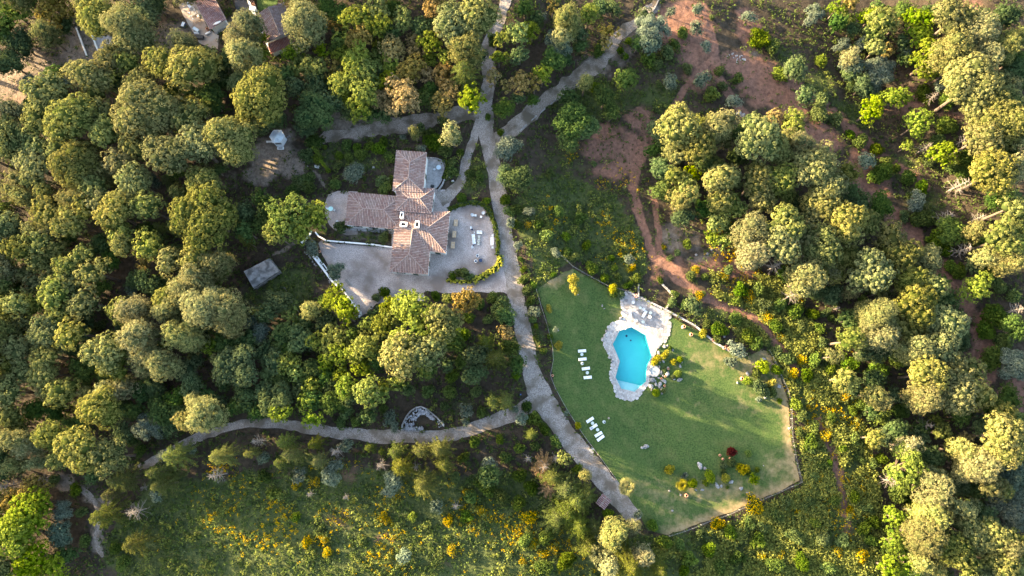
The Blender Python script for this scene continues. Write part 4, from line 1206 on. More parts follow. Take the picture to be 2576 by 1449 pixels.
def b_round(r=.42, h=.5, mat=None, name='round_table'):
    def f():
        o = thing(name, (0, 0, 0)); mt = mat or M_WPAINT
        MB().cyl((0, 0, h), r, .05, n=24).build('table_top', mt, o); MB().cyl((0, 0, h / 2), .05, h).build('stem', M_METAL, o); MB().cyl((0, 0, .03), r * .6, .05, n=16).build('foot', M_METAL, o)
        return o
    return f
def b_tub():
    o = thing('tub_chair', (0, 0, 0))
    MB().lathe([(0, .34), (.33, .34), (.4, .5), (.42, .74), (.37, .74), (.33, .5), (.3, .42), (0, .42)], n=20).build('shell', M_WPAINT, o, smooth=True)
    MB().cyl((0, 0, .44), .29, .08, n=16).build('cushion', M_CUSH, o)
    for k in range(4): MB().box((.22 * math.cos(k * 1.57 + .78), .22 * math.sin(k * 1.57 + .78), .17), (.05, .05, .36)).build('leg', M_METAL, o)
    return o
def b_egg():
    o = thing('wicker_armchair', (0, 0, 0))
    m = MB().lathe([(.02, .3), (.38, .32), (.46, .5), (.47, .72), (.43, .73), (.36, .46), (.02, .42)], n=20)
    for v in m.bm.verts:
        v.co.x *= .88
        if v.co.y > 0 and v.co.z > .6: v.co.z += v.co.y * .5
    m.build('shell', surf('grey wicker', (.42, .43, .44), (.56, .57, .58), scale=6), o, smooth=True)
    MB().cyl((0, -.03, .45), .28, .1, n=16).build('cushion', M_CUSH, o); MB().cyl((0, 0, .14), .3, .3, n=12).build('base', M_METAL, o)
    return o
def b_cube():
    o = thing('side_cube', (0, 0, 0))
    MB().box((0, 0, .4), (.52, .52, .06)).build('top', M_WPAINT, o)
    for x in (-.22, .22):
        for y in (-.22, .22): MB().box((x, y, .19), (.05, .05, .38)).build('leg', M_WPAINT, o)
    return o
def b_sofa(n=2, L=1.36):
    def f():
        o = thing('garden_sofa', (0, 0, 0))
        MB().box((0, 0, .2), (L, .82, .3)).build('base', M_GREYWOOD, o)
        for k in range(n): MB().box((-L / 2 + L / n * (k + .5), -.05, .42), (L / n - .03, .66, .16)).build('seat_cushion', M_CUSH, o, bevel=.04)
        for k in range(n): MB().box((-L / 2 + L / n * (k + .5), .33, .62), (L / n - .05, .16, .36)).build('back_cushion', M_WPAINT, o, bevel=.04)
        for s in (-1, 1): MB().box((s * (L / 2 - .04), 0, .42), (.1, .84, .34)).build('armrest', M_WPAINT, o, bevel=.03)
        return o
    return f
def b_picnic():
    o = thing('picnic_table', (0, 0, 0))
    for k in range(5): MB().box((-.4 + .2 * k, 0, .75), (.185, 1.72, .05)).build('plank', M_WOOD, o)
    for s in (-1, 1):
        MB().box((s * .62, 0, .44), (.24, 1.5, .05)).build('bench', M_GREYWOOD, o)
        MB().box((0, s * .6, .36), (.1, .08, .74)).build('leg', M_WOOD, o); MB().box((0, s * .6, .38), (1.4, .07, .08)).build('crossbeam', M_WOOD, o)
    MB().cyl((0, 0, .85), .07, .16, n=10).build('candle_jar', M_WPAINT, o)
    return o
def b_coffee():
    o = thing('glass_coffee_table', (0, 0, 0))
    MB().box((0, 0, .38), (.6, 1.02, .03)).build('glass_top', surf('clouded glass', (.24, .25, .2), (.34, .34, .29), scale=2, rough=.2), o)
    for s in (-1, 1): MB().box((0, s * .48, .39), (.64, .08, .05)).build('rail', M_CUSH, o)
    for x in (-.26, .26):
        for y in (-.45, .45): MB().box((x, y, .18), (.05, .05, .36)).build('leg', M_CUSH, o)
    MB().box((0, 0, .16), (.5, .9, .02)).build('shelf', M_GREYWOOD, o)
    MB().cyl((0, .1, .44), .07, .09).build('bowl', M_WPAINT, o)
    return o
def b_longtable(L=2.1, W_=.78, mat=None):
    def f():
        o = thing('long_table', (0, 0, 0)); mt = mat or M_CUSH
        MB().box((0, 0, .73), (W_, L, .06)).build('table_top', mt, o, bevel=.015)
        for x in (-1, 1):
            for y in (-1, 1): MB().box((x * W_ * .42, y * L * .44, .35), (.08, .08, .7)).build('leg', mt, o)
        return o
    return f
def b_chair():
    o = thing('white_chair', (0, 0, 0))
    MB().box((0, 0, .44), (.46, .46, .05)).build('seat', M_WPAINT, o, bevel=.02)
    b = MB().box((0, .24, .7), (.46, .05, .5)).build('backrest', M_WPAINT, o)
    for x in (-.19, .19):
        for y in (-.19, .19): MB().box((x, y, .21), (.04, .04, .42)).build('leg', M_WPAINT, o)
    for s in (-.24, .24): MB().box((s, 0, .63), (.04, .42, .04)).build('armrest', M_WPAINT, o)
    return o
def b_bluechair():
    o = b_tub(); o.name = 'blue_cushion_chair'
    MB().box((0, 0, .54), (.4, .4, .12), math.radians(45)).build('pillow', M_NAVY, o, bevel=.04)
    return o
def b_pot(r=.32, h=.6):
    def f():
        o = thing('terracotta_jar', (0, 0, 0))
        MB().lathe([(0, 0), (r * .55, 0), (r * .95, h * .4), (r, h * .6), (r * .75, h * .88), (r * .6, h * .93), (r * .72, h), (r * .55, h), (r * .5, h * .9), (r * .8, h * .6), (0, h * .2)], n=16).build('jar', M_TERRA, o, smooth=True)
        MB().cyl((0, 0, h * .55), r * .6, .04, n=12).build('dark_inside', M_DARK, o)
        return o
    return f
BUILD = {'lounger': b_lounger, 'round': b_round(.4, .5, M_LAWNTAB), 'tub': b_tub, 'egg': b_egg, 'cube': b_cube, 'sofa2': b_sofa(2, 1.36), 'sofa4': b_sofa(3, 2.6), 'picnic': b_picnic, 'coffee': b_coffee, 'long': b_longtable(), 'chair': b_chair, 'bluechair': b_bluechair, 'pot': b_pot(), 'bigpot': b_pot(.5, .95),
         'tealround': b_round(.62, .74, M_TEAL), 'whiteround': b_round(.62, .74, M_PALEBLUE), 'stool': b_round(.3, .45, surf('grey stool', (.4, .42, .43), (.5, .52, .53), scale=3), 'stool'), 'navyround': b_round(.46, .55, M_NAVY), 'oldtable': b_longtable(2.7, .85, M_GREYWOOD), 'woodtable': b_longtable(1.5, 1.0, M_WOOD)}
for (k, x, y, a, lb) in [
    ('lounger',155,128,4,'white sun lounger at the top of the column beside the pool'), ('lounger',160,225,6,'white sun lounger, second from the top in the column beside the pool'),
    ('lounger',200,337,8,'white sun lounger, third from the top in the column beside the pool'), ('lounger',222,442,5,'white sun lounger at the bottom of the column beside the pool'),
    ('lounger',250,947,32,'white sun lounger, uppermost of the slanting lower row'), ('lounger',292,1028,32,'white sun lounger with striped dark towel in the slanting lower row'),
    ('lounger',350,1117,30,'white sun lounger, third of the slanting lower row'), ('lounger',375,1163,35,'white sun lounger, lowest of the slanting lower row'),
    ('round',152,170,0,'round white table between the two upper loungers beside the pool'), ('round',156,277,0,'round table holding a dark bag in the middle of the lounger column'),
    ('round',217,387,0,'round white table between the two lower loungers beside the pool'), ('round',278,985,0,'round table between the first two loungers of the lower row'),
    ('round',338,1062,0,'round table between second and third loungers of the lower row'), ('round',415,970,0,'round table with dark bag standing alone right of the lower loungers')]:
    o = place(k, LZ(x, y), a, .03)
    tag(o, lb, 'lounger' if k == 'lounger' else 'table', 'sun loungers on the lawn' if k == 'lounger' else 'round lawn tables')
for (x, y, lb) in ((165,274,'dark bag lying on the middle round table beside the pool'), (425,974,'dark bag on the lone round table near the lower loungers')):
    b = thing('dark_bag', W(*LZ(x, y), .56) + Vector((0, 0, .03)), .5); tag(b, lb, 'bag')
    MB().box((0, 0, .1), (.36, .24, .22)).build('body', M_NAVY, b, bevel=.05); m = MB(); m.tube([(-.1, 0, .2), (-.06, 0, .32), (.06, 0, .32), (.1, 0, .2)], .015, 5); m.build('handle', M_NAVY, b)
tw = thing('striped_towel', W(*LZ(270, 1042)) + Vector((0, 0, .46)), math.radians(32)); tag(tw, 'navy and white striped towel on a lounger of the lower row', 'towel')
MB().box((0, 0, .02), (.55, .5, .035)).build('cloth', M_WPAINT, tw)
for s in (-.18, 0, .18): MB().box((s, 0, .04), (.08, .5, .012)).build('stripe', M_NAVY, tw)
dsk = thing('tree_stump', W(*LZ(473, 926))); tag(dsk, 'flat brown stump disc on the lawn right of the lower loungers', 'stump')
MB().cyl((0, 0, .08), .26, .18, .24, n=12).build('stump', M_WOOD, dsk); MB().cyl((0, 0, .175), .2, .02, n=12).build('cut_face', M_GREYWOOD, dsk)
for (k, x, y, a, lb, c) in [
    ('tub',577,218,0,'white tub chair nearest the life ring on the pool deck','chair'), ('round',663,282,0,'white round table in the middle of the pool deck','table'), ('tub',700,300,0,'white tub chair touching the middle deck table','chair'),
    ('round',783,342,0,'white round table right of the slanting deck lounger','table'), ('tub',770,390,0,'white tub chair below the right deck table','chair'), ('tub',608,432,0,'white tub chair nearest the pool edge','chair'), ('round',695,448,0,'white round table nearest the pool on the sunlit paving','table'),
    ('lounger',543,350,97,'white sun lounger standing upright on the left of the deck','lounger'), ('lounger',713,355,58,'slanting white sun lounger in the middle of the deck','lounger')]:
    tag(place(k, PZ(x, y), a, .15), lb, c, 'pool deck furniture')
lr = thing('life_ring', W(*PZ(620, 135), .8)); tag(lr, 'red life ring on the stone wall above the deck', 'life ring')
m = MB(); m.tube([(.38 * math.cos(k * math.pi / 10), .38 * math.sin(k * math.pi / 10), 0) for k in range(21)], .1, 8); m.build('ring', M_ORANGE, lr, smooth=True)
for k in range(4): MB().box((.38 * math.cos(k * math.pi / 2), .38 * math.sin(k * math.pi / 2), 0), (.24, .1, .22), k * math.pi / 2).build('white_band', M_WPAINT, lr)
for (k, x, y, a, lb, c) in [
    ('picnic',385,487,-3,'top wooden picnic table beside the villa\'s right wall','table'), ('picnic',362,665,-3,'middle wooden picnic table beside the villa\'s right wall','table'), ('picnic',340,837,-3,'lowest wooden picnic table beside the villa\'s right wall','table'),
    ('egg',648,360,60,'grey wicker armchair, the left of two at the patio\'s top','armchair'), ('egg',820,327,-60,'grey wicker armchair next to the hedge at the patio\'s top','armchair'),
    ('cube',694,362,0,'white side cube next to the left wicker armchair','side table'), ('cube',783,384,-15,'white side cube next to the right wicker armchair','side table'),
    ('sofa2',757,632,0,'short white two-seat sofa in the middle of the patio','sofa'), ('sofa4',667,738,97,'long white sofa in the middle of the patio','sofa'),
    ('coffee',750,717,-2,'upper glass coffee table beside the long sofa','table'), ('coffee',743,795,-2,'lower glass coffee table beside the long sofa','table'),
    ('long',957,775,0,'cream long table against the patio hedge','table'), ('cube',965,680,0,'white side cube above the long hedge table','side table'), ('cube',965,868,0,'white side cube below the long hedge table','side table'),
    ('chair',625,558,20,'white chair standing alone left of the two-seat sofa','chair'), ('chair',646,866,20,'white chair below the long patio sofa','chair'),
    ('bluechair',728,1005,20,'upper tub chair with navy pillow on the lower patio','chair'), ('bluechair',700,1088,-10,'lower tub chair with navy pillow on the lower patio','chair'), ('navyround',775,1075,0,'dark navy round table on the lower patio','table')]:
    tag(place(k, QZ(x, y), a, .06), lb, c, 'patio furniture')
for (x, y, lb, mt) in ((678,632,'dark side table with lamp at the end of the long sofa',M_METAL), (655,835,'navy floor cushion at the foot of the long sofa',M_NAVY), (640,580,'navy floor cushion behind the lone white chair',M_NAVY)):
    if mt is M_NAVY:
        o = MB().cyl((0, 0, .1), .24, .2, .2, n=14).build('floor_cushion', mt, None, W(*QZ(x, y)) + Vector((0, 0, .06)), bevel=.03); tag(o, lb, 'cushion')
    else:
        o = thing('lamp_table', W(*QZ(x, y)) + Vector((0, 0, .06))); tag(o, lb, 'side table')
        MB().cyl((0, 0, .4), .28, .05, n=16).build('table_top', mt, o); MB().cyl((0, 0, .2), .05, .4).build('stem', mt, o); MB().cyl((0, 0, .54), .1, .2).build('lamp', M_WPAINT, o)
tag(place('whiteround', HZ(1203, 277), 0, .08), 'pale round table on the small terrace beside the top wing', 'table')
tag(place('stool', HZ(1158, 293), 0, .08), 'small grey stool next to the pale terrace table', 'stool')
tag(place('tealround', HZ(68, 713), 0, .08), 'turquoise round table on the terrace left of the villa', 'table')
tag(place('stool', HZ(133, 840), 0, .08), 'small grey stool below the turquoise table', 'stool')
for i, (dx, dy, a, lb) in enumerate(((-.9,.1,90,'brown chair left of the turquoise table'),(.85,-.3,-110,'brown chair right of the turquoise table'))):
    c = place('chair', HZ(68, 713), a, .08); c.location += Vector((dx, dy, 0)); tag(c, lb, 'chair')
pb = thing('parasol_base', W(*HZ(1133, 468)) + Vector((0, 0, .08)), .5); tag(pb, 'black folded parasol lying on the small terrace', 'parasol')
for k in range(2): MB().box((0, 0, .05), (.95, .12, .08), .785 + k * 1.57).build('base_arm', M_BLACK, pb)
for k in range(4): MB().box((.3 * math.cos(k * 1.57), .3 * math.sin(k * 1.57), .12), (.38, .38, .08), k * 1.57).build('weight', M_BLACK, pb)
MB().cyl((0, 0, .3), .05, .5).build('socket', M_METAL, pb)
# top left yard
o = place('oldtable', UZ(440, 222), 22, .06); tag(o, 'long grey dining table with white chairs in the top yard', 'table')
for (x, y, a, lb) in [(435,145,22,'upper white chair at the head of the yard dining table'),(380,240,112,'white chair on the left of the yard table, uppermost'),(412,292,112,'white chair on the left of the yard table, middle'),(437,338,112,'white chair on the left of the yard table, lowest'),(487,240,-68,'white chair on the right of the yard table, middle'),(526,288,-68,'white chair on the right of the yard table, lowest'),(462,190,-68,'white chair on the right of the yard table, uppermost')]:
    tag(place('chair', UZ(x, y), a, .06), lb, 'chair', 'yard dining chairs')
tag(place('woodtable', UZ(518, 352), -60, .06), 'square light wood table at the end of the yard dining table', 'table')
tag(place('lounger', UZ(370, 105), -55, .06), 'grey-white lounger above the yard dining table', 'lounger')
for (x, y, L_, w, h, a, mt, nm, lb, c) in [(285,440,.75,1.25,1.0,-15,M_BLUE,'blue_bin','blue waste bin near the pines below the yard','bin'), (500,522,1.75,.8,.9,-33,M_PALEBLUE,'pale_bin','pale blue lidded container beside the yard','container'), (500,570,1.3,.3,.4,-5,M_WPAINT,'white_crate','narrow white crate below the pale blue container','crate'), (555,645,2.2,1.0,.8,-5,M_BLACK,'covered_trailer','black covered trailer at the end of the yard','trailer'), (690,572,1.4,.45,.5,30,M_CUSH,'bench_box','small white bench box by the yard wall corner','box')]:
    o = thing(nm, W(*UZ(x, y)) + Vector((0, 0, .06)), math.radians(a)); tag(o, lb, c)
    MB().box((0, 0, h * .45), (L_, w, h * .8)).build('body', mt, o, bevel=.05); MB().box((0, 0, h * .9), (L_ * 1.04, w * 1.04, .08)).build('lid', mt if mt is not M_BLUE else M_WPAINT, o, bevel=.02)
    if nm in ('covered_trailer', 'blue_bin', 'pale_bin'):
        for s in (-1, 1): MB().cyl((L_ * .3, s * w * .5, .14), .14, .08, n=12, rot=Matrix.Rotation(math.pi / 2, 4, 'X')).build('wheel', M_BLACK, o)
tag(place('bigpot', UZ(690, 512), 0, .05), 'large pale jar with red flowers at the yard house corner', 'jar')
for (x, y, lb) in ((1395,10,'first'), (1415,70,'second'), (1452,65,'third'), (1468,108,'fourth')):
    tag(place('bigpot', UZ(x, y), 0, .05), lb + ' terracotta pot from the top in the bed by the white strip wall', 'pot', 'pots by the white strip wall')
for (x, y, k, lb) in ((1222,350,'pot','terracotta jar on the drive beside the round grey olive'),):
    tag(place(k, WZ(x, y), 0, .05), lb, 'jar')
for (zz, x, y, k, lb) in [(EZ,162,365,'bigpot','left of three clay jars clustered by the lawn\'s top right corner'),(EZ,217,378,'bigpot','right of three clay jars clustered by the lawn\'s top right corner'),(EZ,188,338,'pot','smallest of three clay jars clustered by the lawn\'s top right corner'),(EZ,390,762,'bigpot','clay jar beside the lime bush on the lawn\'s right side'),(EZ,20,262,'bigpot','clay jar against the stone wall above the lawn'),
     (PZ,1265,598,'bigpot','lone clay jar with a long shadow on the sunlit lawn'),(PZ,1180,505,'bigpot','clay jar just right of the pool deck'),(PZ,915,1118,'pot','clay jar in the middle of the rockery'),(PZ,962,1092,'pot','small clay jar at the right of the rockery'),(PZ,955,1205,'pot','brown jar at the lower end of the rockery'),(PZ,1000,1003,'pot','pinkish jar beside the spa basin rocks'),
     (FZ,815,388,'pot','larger grey jar below left of the red shrub'),(FZ,772,332,'pot','small jar left of the red shrub'),(FZ,915,380,'pot','dark jar just below the red shrub'),(FZ,290,905,'bigpot','big pale jar at the lower left of the flower bed'),(FZ,1983,548,'pot','clay jar outside the lawn\'s right corner'),
     (NZ,265,1310,'pot','clay jar in the strip between road and lawn fence'),(LZ,10,0,'pot','jar at the lawn fence above the loungers')]:
    if zz is LZ: x, y = 0, 0
    d = zz(x, y) if zz is not LZ else (1390, 945)
    tag(place(k, d, 0, .03), lb, 'jar', 'clay jars about the garden')
# wooden bench and logs by the drive
bn = thing('garden_bench', W(*WZ(1645, 815)), math.radians(-52)); tag(bn, 'grey wooden bench beside the lower round olive', 'bench')
for s in (-.2, 0, .2): MB().box((0, s, .44), (2.0, .17, .05)).build('plank', M_GREYWOOD, bn)
for s in (-.8, .8): MB().box((s, 0, .2), (.1, .5, .4)).build('leg', M_GREYWOOD, bn)
for i, (a, b, lb) in enumerate([((795,1095),(980,1390),'long pale pole lying in the wood below the drive'), ((680,885),(715,940),'short pale pole lying on the slope below the shed')]):
    A_, B_ = W(*WZ(*a), .3), W(*WZ(*b), .3)
    m = MB(); m.tube([A_, A_.lerp(B_, .5) + Vector((.1, .05, 0)), B_], [.1, .09, .06], 6); o = m.build('fallen_pole', M_DEADW); tag(o, lb, 'pole')
sg_ = thing('road_lamp', W(1288 + 65 / 3, 966 + 80 / 3)); tag(sg_, 'small dark lamp post at the fork of the roads', 'lamp')
MB().cyl((0, 0, .5), .06, 1.0).build('post', M_BLACK, sg_); MB().box((0, 0, 1.05), (.3, .3, .2)).build('lamp_head', M_BLUE, sg_)
# ---------------------------------------------------------------- foliage
def lobes_dome(R, zc, flat, n, lr, r, under=.25):
    """lobe centres filling a dome; returns (n,4) centre + radius"""
    out = []
    for k in range(n):
        rho = R * (1 - lr) * math.sqrt((k + .3) / n) * r.uniform(.78, 1.16); a = k * 2.39996 + r.uniform(-.6, .6)
        hgt = flat * R * math.sqrt(max(0, 1 - (rho / R) ** 2)) * r.uniform(.55, 1.05)
        out.append((rho * math.cos(a), rho * math.sin(a), zc + hgt - lr * R * .35 + r.uniform(-.06, .06) * R, R * lr * r.uniform(.62, 1.25)))
    return np.array(out)
def lobes_cloud(R, z0, z1, n, lr, r, top=.55):
    out = []
    for k in range(n):
        t = (k + .5) / n
        z = z0 + (z1 - z0) * t
        prof = math.sin(math.pi * min(1, .18 + .82 * t * .92)) ** .7 if top < 1 else (1 - t * .8)
        a = k * 2.39996 + r.uniform(-.5, .5); rho = R * (1 - lr) * prof * r.uniform(.55, 1.0)
        out.append((rho * math.cos(a), rho * math.sin(a), z, R * lr * r.uniform(.75, 1.2)))
    return np.array(out)
def puffs_on(L, spacing, pr, r, low=-.45, keep=1.0):
    """small puffs over the outside of a union of lobes"""
    P = []
    for i, (x, y, z, q) in enumerate(L):
        n = int(4 * math.pi * q * q / spacing ** 2)
        k = np.arange(n) + .5
        ph = np.arccos(1 - 2 * k / n); th = math.pi * (1 + 5 ** .5) * k + r.random() * 6.28
        d = np.c_[np.cos(th) * np.sin(ph), np.sin(th) * np.sin(ph), np.cos(ph)]
        d = d[d[:, 2] > low]
        c = np.array([x, y, z]) + d * q * (1 + r.normal(0, .06, (len(d), 1)))
        ok = np.ones(len(c), bool)
        for j, (x2, y2, z2, q2) in enumerate(L):
            if j != i: ok &= ((c - (x2, y2, z2)) ** 2).sum(1) > (q2 * .86) ** 2
        ok &= r.random(len(c)) < keep
        c = c[ok]; d = d[ok]
        P.append(np.c_[c, d, pr * r.uniform(.7, 1.3, len(c))])
    return np.vstack(P)
def cards(P, n, size, r, rnd=.75, aspect=1.0, upw=.25, shell=(.55, 1.05), c0=None, mac=.8):
    """leaf cards about puffs; P rows: centre(3), outward(3), radius"""
    c = np.repeat(P[:, :3], n, 0); o = np.repeat(P[:, 3:6], n, 0); q = np.repeat(P[:, 6], n)[:, None]
    d = r.normal(size=c.shape); d /= np.linalg.norm(d, axis=1)[:, None]
    d = d + o * .55 + (0, 0, upw); d /= np.linalg.norm(d, axis=1)[:, None]
    p = c + d * q * r.uniform(*shell, (len(c), 1))
    nn = d + rnd * r.normal(size=c.shape) * .7
    if c0 is not None:                       # leaves face outwards on the whole crown, not only on their own tuft
        g_ = p - np.asarray(c0, float); g_ /= np.linalg.norm(g_, axis=1)[:, None]
        nn = nn + o * .35 + g_ * mac
    nn /= np.linalg.norm(nn, axis=1)[:, None]
    t = np.cross(nn, r.normal(size=c.shape)); t /= np.linalg.norm(t, axis=1)[:, None]
    b = np.cross(nn, t)
    s = size * r.uniform(.6, 1.35, (len(c), 1))
    V = np.stack([p - t * s * .5, p - b * s * .42 * aspect + nn * s * .08, p + t * s * .5, p + b * s * .42 * aspect + nn * s * .08], 1).reshape(-1, 3)
    F_ = np.arange(len(V)).reshape(-1, 4)
    pt = np.repeat(r.uniform(.1, .9, len(P)), n)
    ti = np.clip(pt * .55 + r.uniform(0, .45, len(c)), 0, 1)
    return V, F_, ti
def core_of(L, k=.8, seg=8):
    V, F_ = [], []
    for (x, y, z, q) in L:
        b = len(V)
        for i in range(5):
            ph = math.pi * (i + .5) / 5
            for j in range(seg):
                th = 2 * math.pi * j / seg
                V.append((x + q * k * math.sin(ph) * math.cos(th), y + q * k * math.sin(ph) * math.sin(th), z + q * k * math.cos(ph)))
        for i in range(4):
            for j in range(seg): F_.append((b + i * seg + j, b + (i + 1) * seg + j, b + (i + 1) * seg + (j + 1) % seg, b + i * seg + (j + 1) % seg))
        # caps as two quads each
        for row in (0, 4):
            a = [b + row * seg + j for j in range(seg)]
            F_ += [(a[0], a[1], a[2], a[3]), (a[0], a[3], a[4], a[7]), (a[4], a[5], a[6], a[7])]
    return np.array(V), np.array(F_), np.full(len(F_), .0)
def join(parts):
    V, F_, Tt, o = [], [], [], 0
    for v, f, t in parts:
        V.append(v); F_.append(f + o); Tt.append(t); o += len(v)
    return np.vstack(V), np.vstack(F_), np.hstack(Tt)
def limbs(m, L, h0, r, rad, z0=0.0, lean=(0, 0), branches=True):
    top = Vector((lean[0], lean[1], h0))
    m.tube([(0, 0, z0 - .3), (lean[0] * .3, lean[1] * .3, h0 * .5), tuple(top)], [rad * 1.25, rad * .9, rad * .7], 7)
    if branches:
        for (x, y, z, q) in L:
            e = Vector((x, y, z)); mid = top.lerp(e, .55) + Vector((r.uniform(-.3, .3), r.uniform(-.3, .3), -.2))
            m.tube([top - Vector((0, 0, .4)), mid, e + Vector((0, 0, q * .3))], [rad * .5, rad * .3, rad * .12], 5)

LEAFMAT = {
 'P': leaf('pine needles', (.05, .064, .021), (.2, .197, .072), .25, .26, .024),
 'A': leaf('aleppo needles', (.075, .086, .037), (.245, .228, .102), .26, .24, .015),
 'O': leaf('oak leaves', (.06, .092, .02), (.21, .24, .056), .34, .25, .02),
 'U': leaf('lime leaves', (.07, .115, .018), (.215, .26, .048), .38, .15, .01),
 'G': leaf('evergreen leaves', (.03, .052, .018), (.085, .118, .038), .22, .3, .02),
 'K': leaf('grey oak leaves', (.03, .05, .022), (.11, .14, .06), .28, .2, .015),
 'B': leaf('golden brown leaves', (.105, .085, .03), (.29, .215, .09), .3, .22, .015),
 'L': leaf('olive leaves', (.05, .07, .05), (.185, .215, .155), .25, .22, .015),
 'C': leaf('cypress needles', (.045, .06, .018), (.15, .165, .045), .22, .25, .02),
 'S': leaf('shrub leaves', (.032, .058, .013), (.125, .165, .036), .32, .32, .016),
 'D': leaf('dry needles', (.16, .1, .055), (.3, .2, .12), .2, .2, .01),
 'flower': leaf('broom flowers', (.4, .25, .014), (.6, .41, .03), .3, .1, .005),
 'gold': leaf('golden leaves', (.15, .15, .026), (.31, .28, .065), .34, .15, .01),
 'variegated': leaf('variegated leaves', (.2, .22, .05), (.6, .56, .18), .3, .05, .0),
 'red': leaf('red leaves', (.05, .014, .013), (.14, .034, .032), .3, .1, .0),
}
PR = {}
def proto(sp, cls, var):
    key = (sp, cls, var)
    if key in PR: return PR[key]
    r = np.random.default_rng(hash((ord(sp[0]), cls, var, len(sp))) % 2 ** 31)
    tm = MB(); R = H = 1.0; tmat = M_BARK
    if sp == 'P':
        R = (3.0, 5.0, 8.0)[cls]; H = (11.5, 14.5, 17.0)[cls]
        L = lobes_dome(R, H - R * 1.1, 1.0, (7, 11, 19)[cls], (.48, .4, .32)[cls], r)
        P = puffs_on(L, 1.12, .6, r, low=-.35, keep=.93)
        P[:, :3] += P[:, 3:6] * r.uniform(-.12, .4, (len(P), 1))
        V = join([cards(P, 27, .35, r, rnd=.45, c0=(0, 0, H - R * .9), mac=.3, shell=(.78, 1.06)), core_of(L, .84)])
        limbs(tm, L, H - R * .95, r, .16 + R * .028, lean=(r.uniform(-.4, .4), r.uniform(-.4, .4)))
    elif sp == 'A':
        R = (2.6, 4.2, 6.0)[cls]; H = (11.0, 15.0, 17.5)[cls]
        L = lobes_cloud(R, H * .42, H - R * .3, (8, 12, 18)[cls], (.44, .36, .3)[cls], r)
        P = puffs_on(L, .8, .52, r, low=-.6, keep=.92)
        P[:, :3] += P[:, 3:6] * r.uniform(-.2, .45, (len(P), 1))
        V = join([cards(P, 19, .3, r, rnd=.7, aspect=.7, c0=(0, 0, H * .55), mac=.35), core_of(L, .7)])
        limbs(tm, L, H * .6, r, .14 + R * .03)
    elif sp in ('O', 'B', 'U'):
        R = (2.4, 4.0, 6.0)[cls]; H = (6.5, 9.5, 12.0)[cls]
        L = lobes_dome(R, H - R * .95, .85, (7, 12, 20)[cls], (.4, .33, .27)[cls], r)
        L[:, :2] *= 1.0 + r.normal(0, .1, (len(L), 1)); L[:, 2] += r.normal(0, .07 * R, len(L))
        P = puffs_on(L, .95, .54, r, low=-.3, keep=.8)
        P[:, :3] += P[:, 3:6] * r.uniform(-.2, .45, (len(P), 1))
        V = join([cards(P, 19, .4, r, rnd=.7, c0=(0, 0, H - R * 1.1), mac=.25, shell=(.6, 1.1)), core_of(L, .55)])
        limbs(tm, L, H - R * 1.25, r, .14 + R * .03)
    elif sp in ('G', 'K'):
        R = (2.4, 4.0, 6.0)[cls]; H = (5.5, 8.0, 10.5)[cls]
        L = lobes_dome(R, H - R * .85, .75, (6, 10, 17)[cls], (.44, .37, .3)[cls], r)
        P = puffs_on(L, .92, .54, r, low=-.5, keep=.95 if sp == 'G' else .88)
        P[:, :3] += P[:, 3:6] * r.uniform(-.12, .35, (len(P), 1))
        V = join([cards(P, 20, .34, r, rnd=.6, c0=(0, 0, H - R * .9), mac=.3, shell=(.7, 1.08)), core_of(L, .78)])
        limbs(tm, L, max(1.0, H - R * 1.3), r, .14 + R * .03)
    elif sp == 'L':
        R = (1.9, 3.4, 5.0)[cls]; H = (3.8, 6.0, 8.0)[cls]
        L = lobes_dome(R, H - R * .85, .8, (9, 15, 24)[cls], (.34, .27, .23)[cls], r)
        P = puffs_on(L, .55, .36, r, low=-.4, keep=.85)
        V = join([cards(P, 13, .3, r, rnd=.8, aspect=.6, c0=(0, 0, H - R * .9), mac=.6), core_of(L, .72)])
        limbs(tm, L, max(.8, H - R * 1.3), r, .1 + R * .035)
    elif sp == 'S':
        R = (1.0, 1.8, 2.8)[cls]; H = (1.4, 2.3, 3.4)[cls]
        L = lobes_dome(R, H - R * .85, .75, (4, 7, 11)[cls], (.5, .42, .36)[cls], r)
        L[:, :2] *= r.uniform(.65, 1.3, (len(L), 1)); L[:, 3] *= r.uniform(.65, 1.15, len(L)); L[:, 2] *= r.uniform(.7, 1.1, len(L))
        L = np.vstack([L, [(0, 0, R * .35, R * .5)]])
        P = puffs_on(L, (.42, .55, .62)[cls], (.3, .36, .4)[cls], r, low=-.4)
        V = join([cards(P, 12, (.26, .32, .36)[cls], r, rnd=1.0), core_of(L, .75)])
        for k in range(4): tm.tube([(0, 0, -.2), (R * .3 * math.cos(k * 1.6), R * .3 * math.sin(k * 1.6), H * .4)], [.08, .04], 5)
    elif sp == 'T':      # clipped ball
        R = 1.0; H = 1.7
        L = np.array([(0, 0, .85, .9)])
        P = puffs_on(L, .24, .16, r, low=-.8)
        V = join([cards(P, 10, .15, r, rnd=.6), core_of(L, .92, 8)])
        tm.tube([(0, 0, -.2), (0, 0, .5)], [.08, .06], 5)
    elif sp == 'Y':      # broom: foliage here, flowers as a second mesh
        R = 1.6; H = 1.8
        L = lobes_dome(R, .5, .5, 9, .36, r); L[:, :2] *= r.uniform(.6, 1.35, (len(L), 1))
        P = puffs_on(L, .5, .34, r, low=-.3)
        V = join([cards(P, 8, .24, r, rnd=1.0), core_of(L, .8)])
        for k in range(4): tm.tube([(0, 0, -.2), (.5 * math.cos(k * 1.6), .5 * math.sin(k * 1.6), .8)], [.06, .03], 5)
        PF = P.copy(); PF[:, 6] *= 1.12
        PF = PF[PF[:, 5] > -.15]
        fl = cards(PF, 10, .2, r, rnd=1.0, shell=(.85, 1.1))
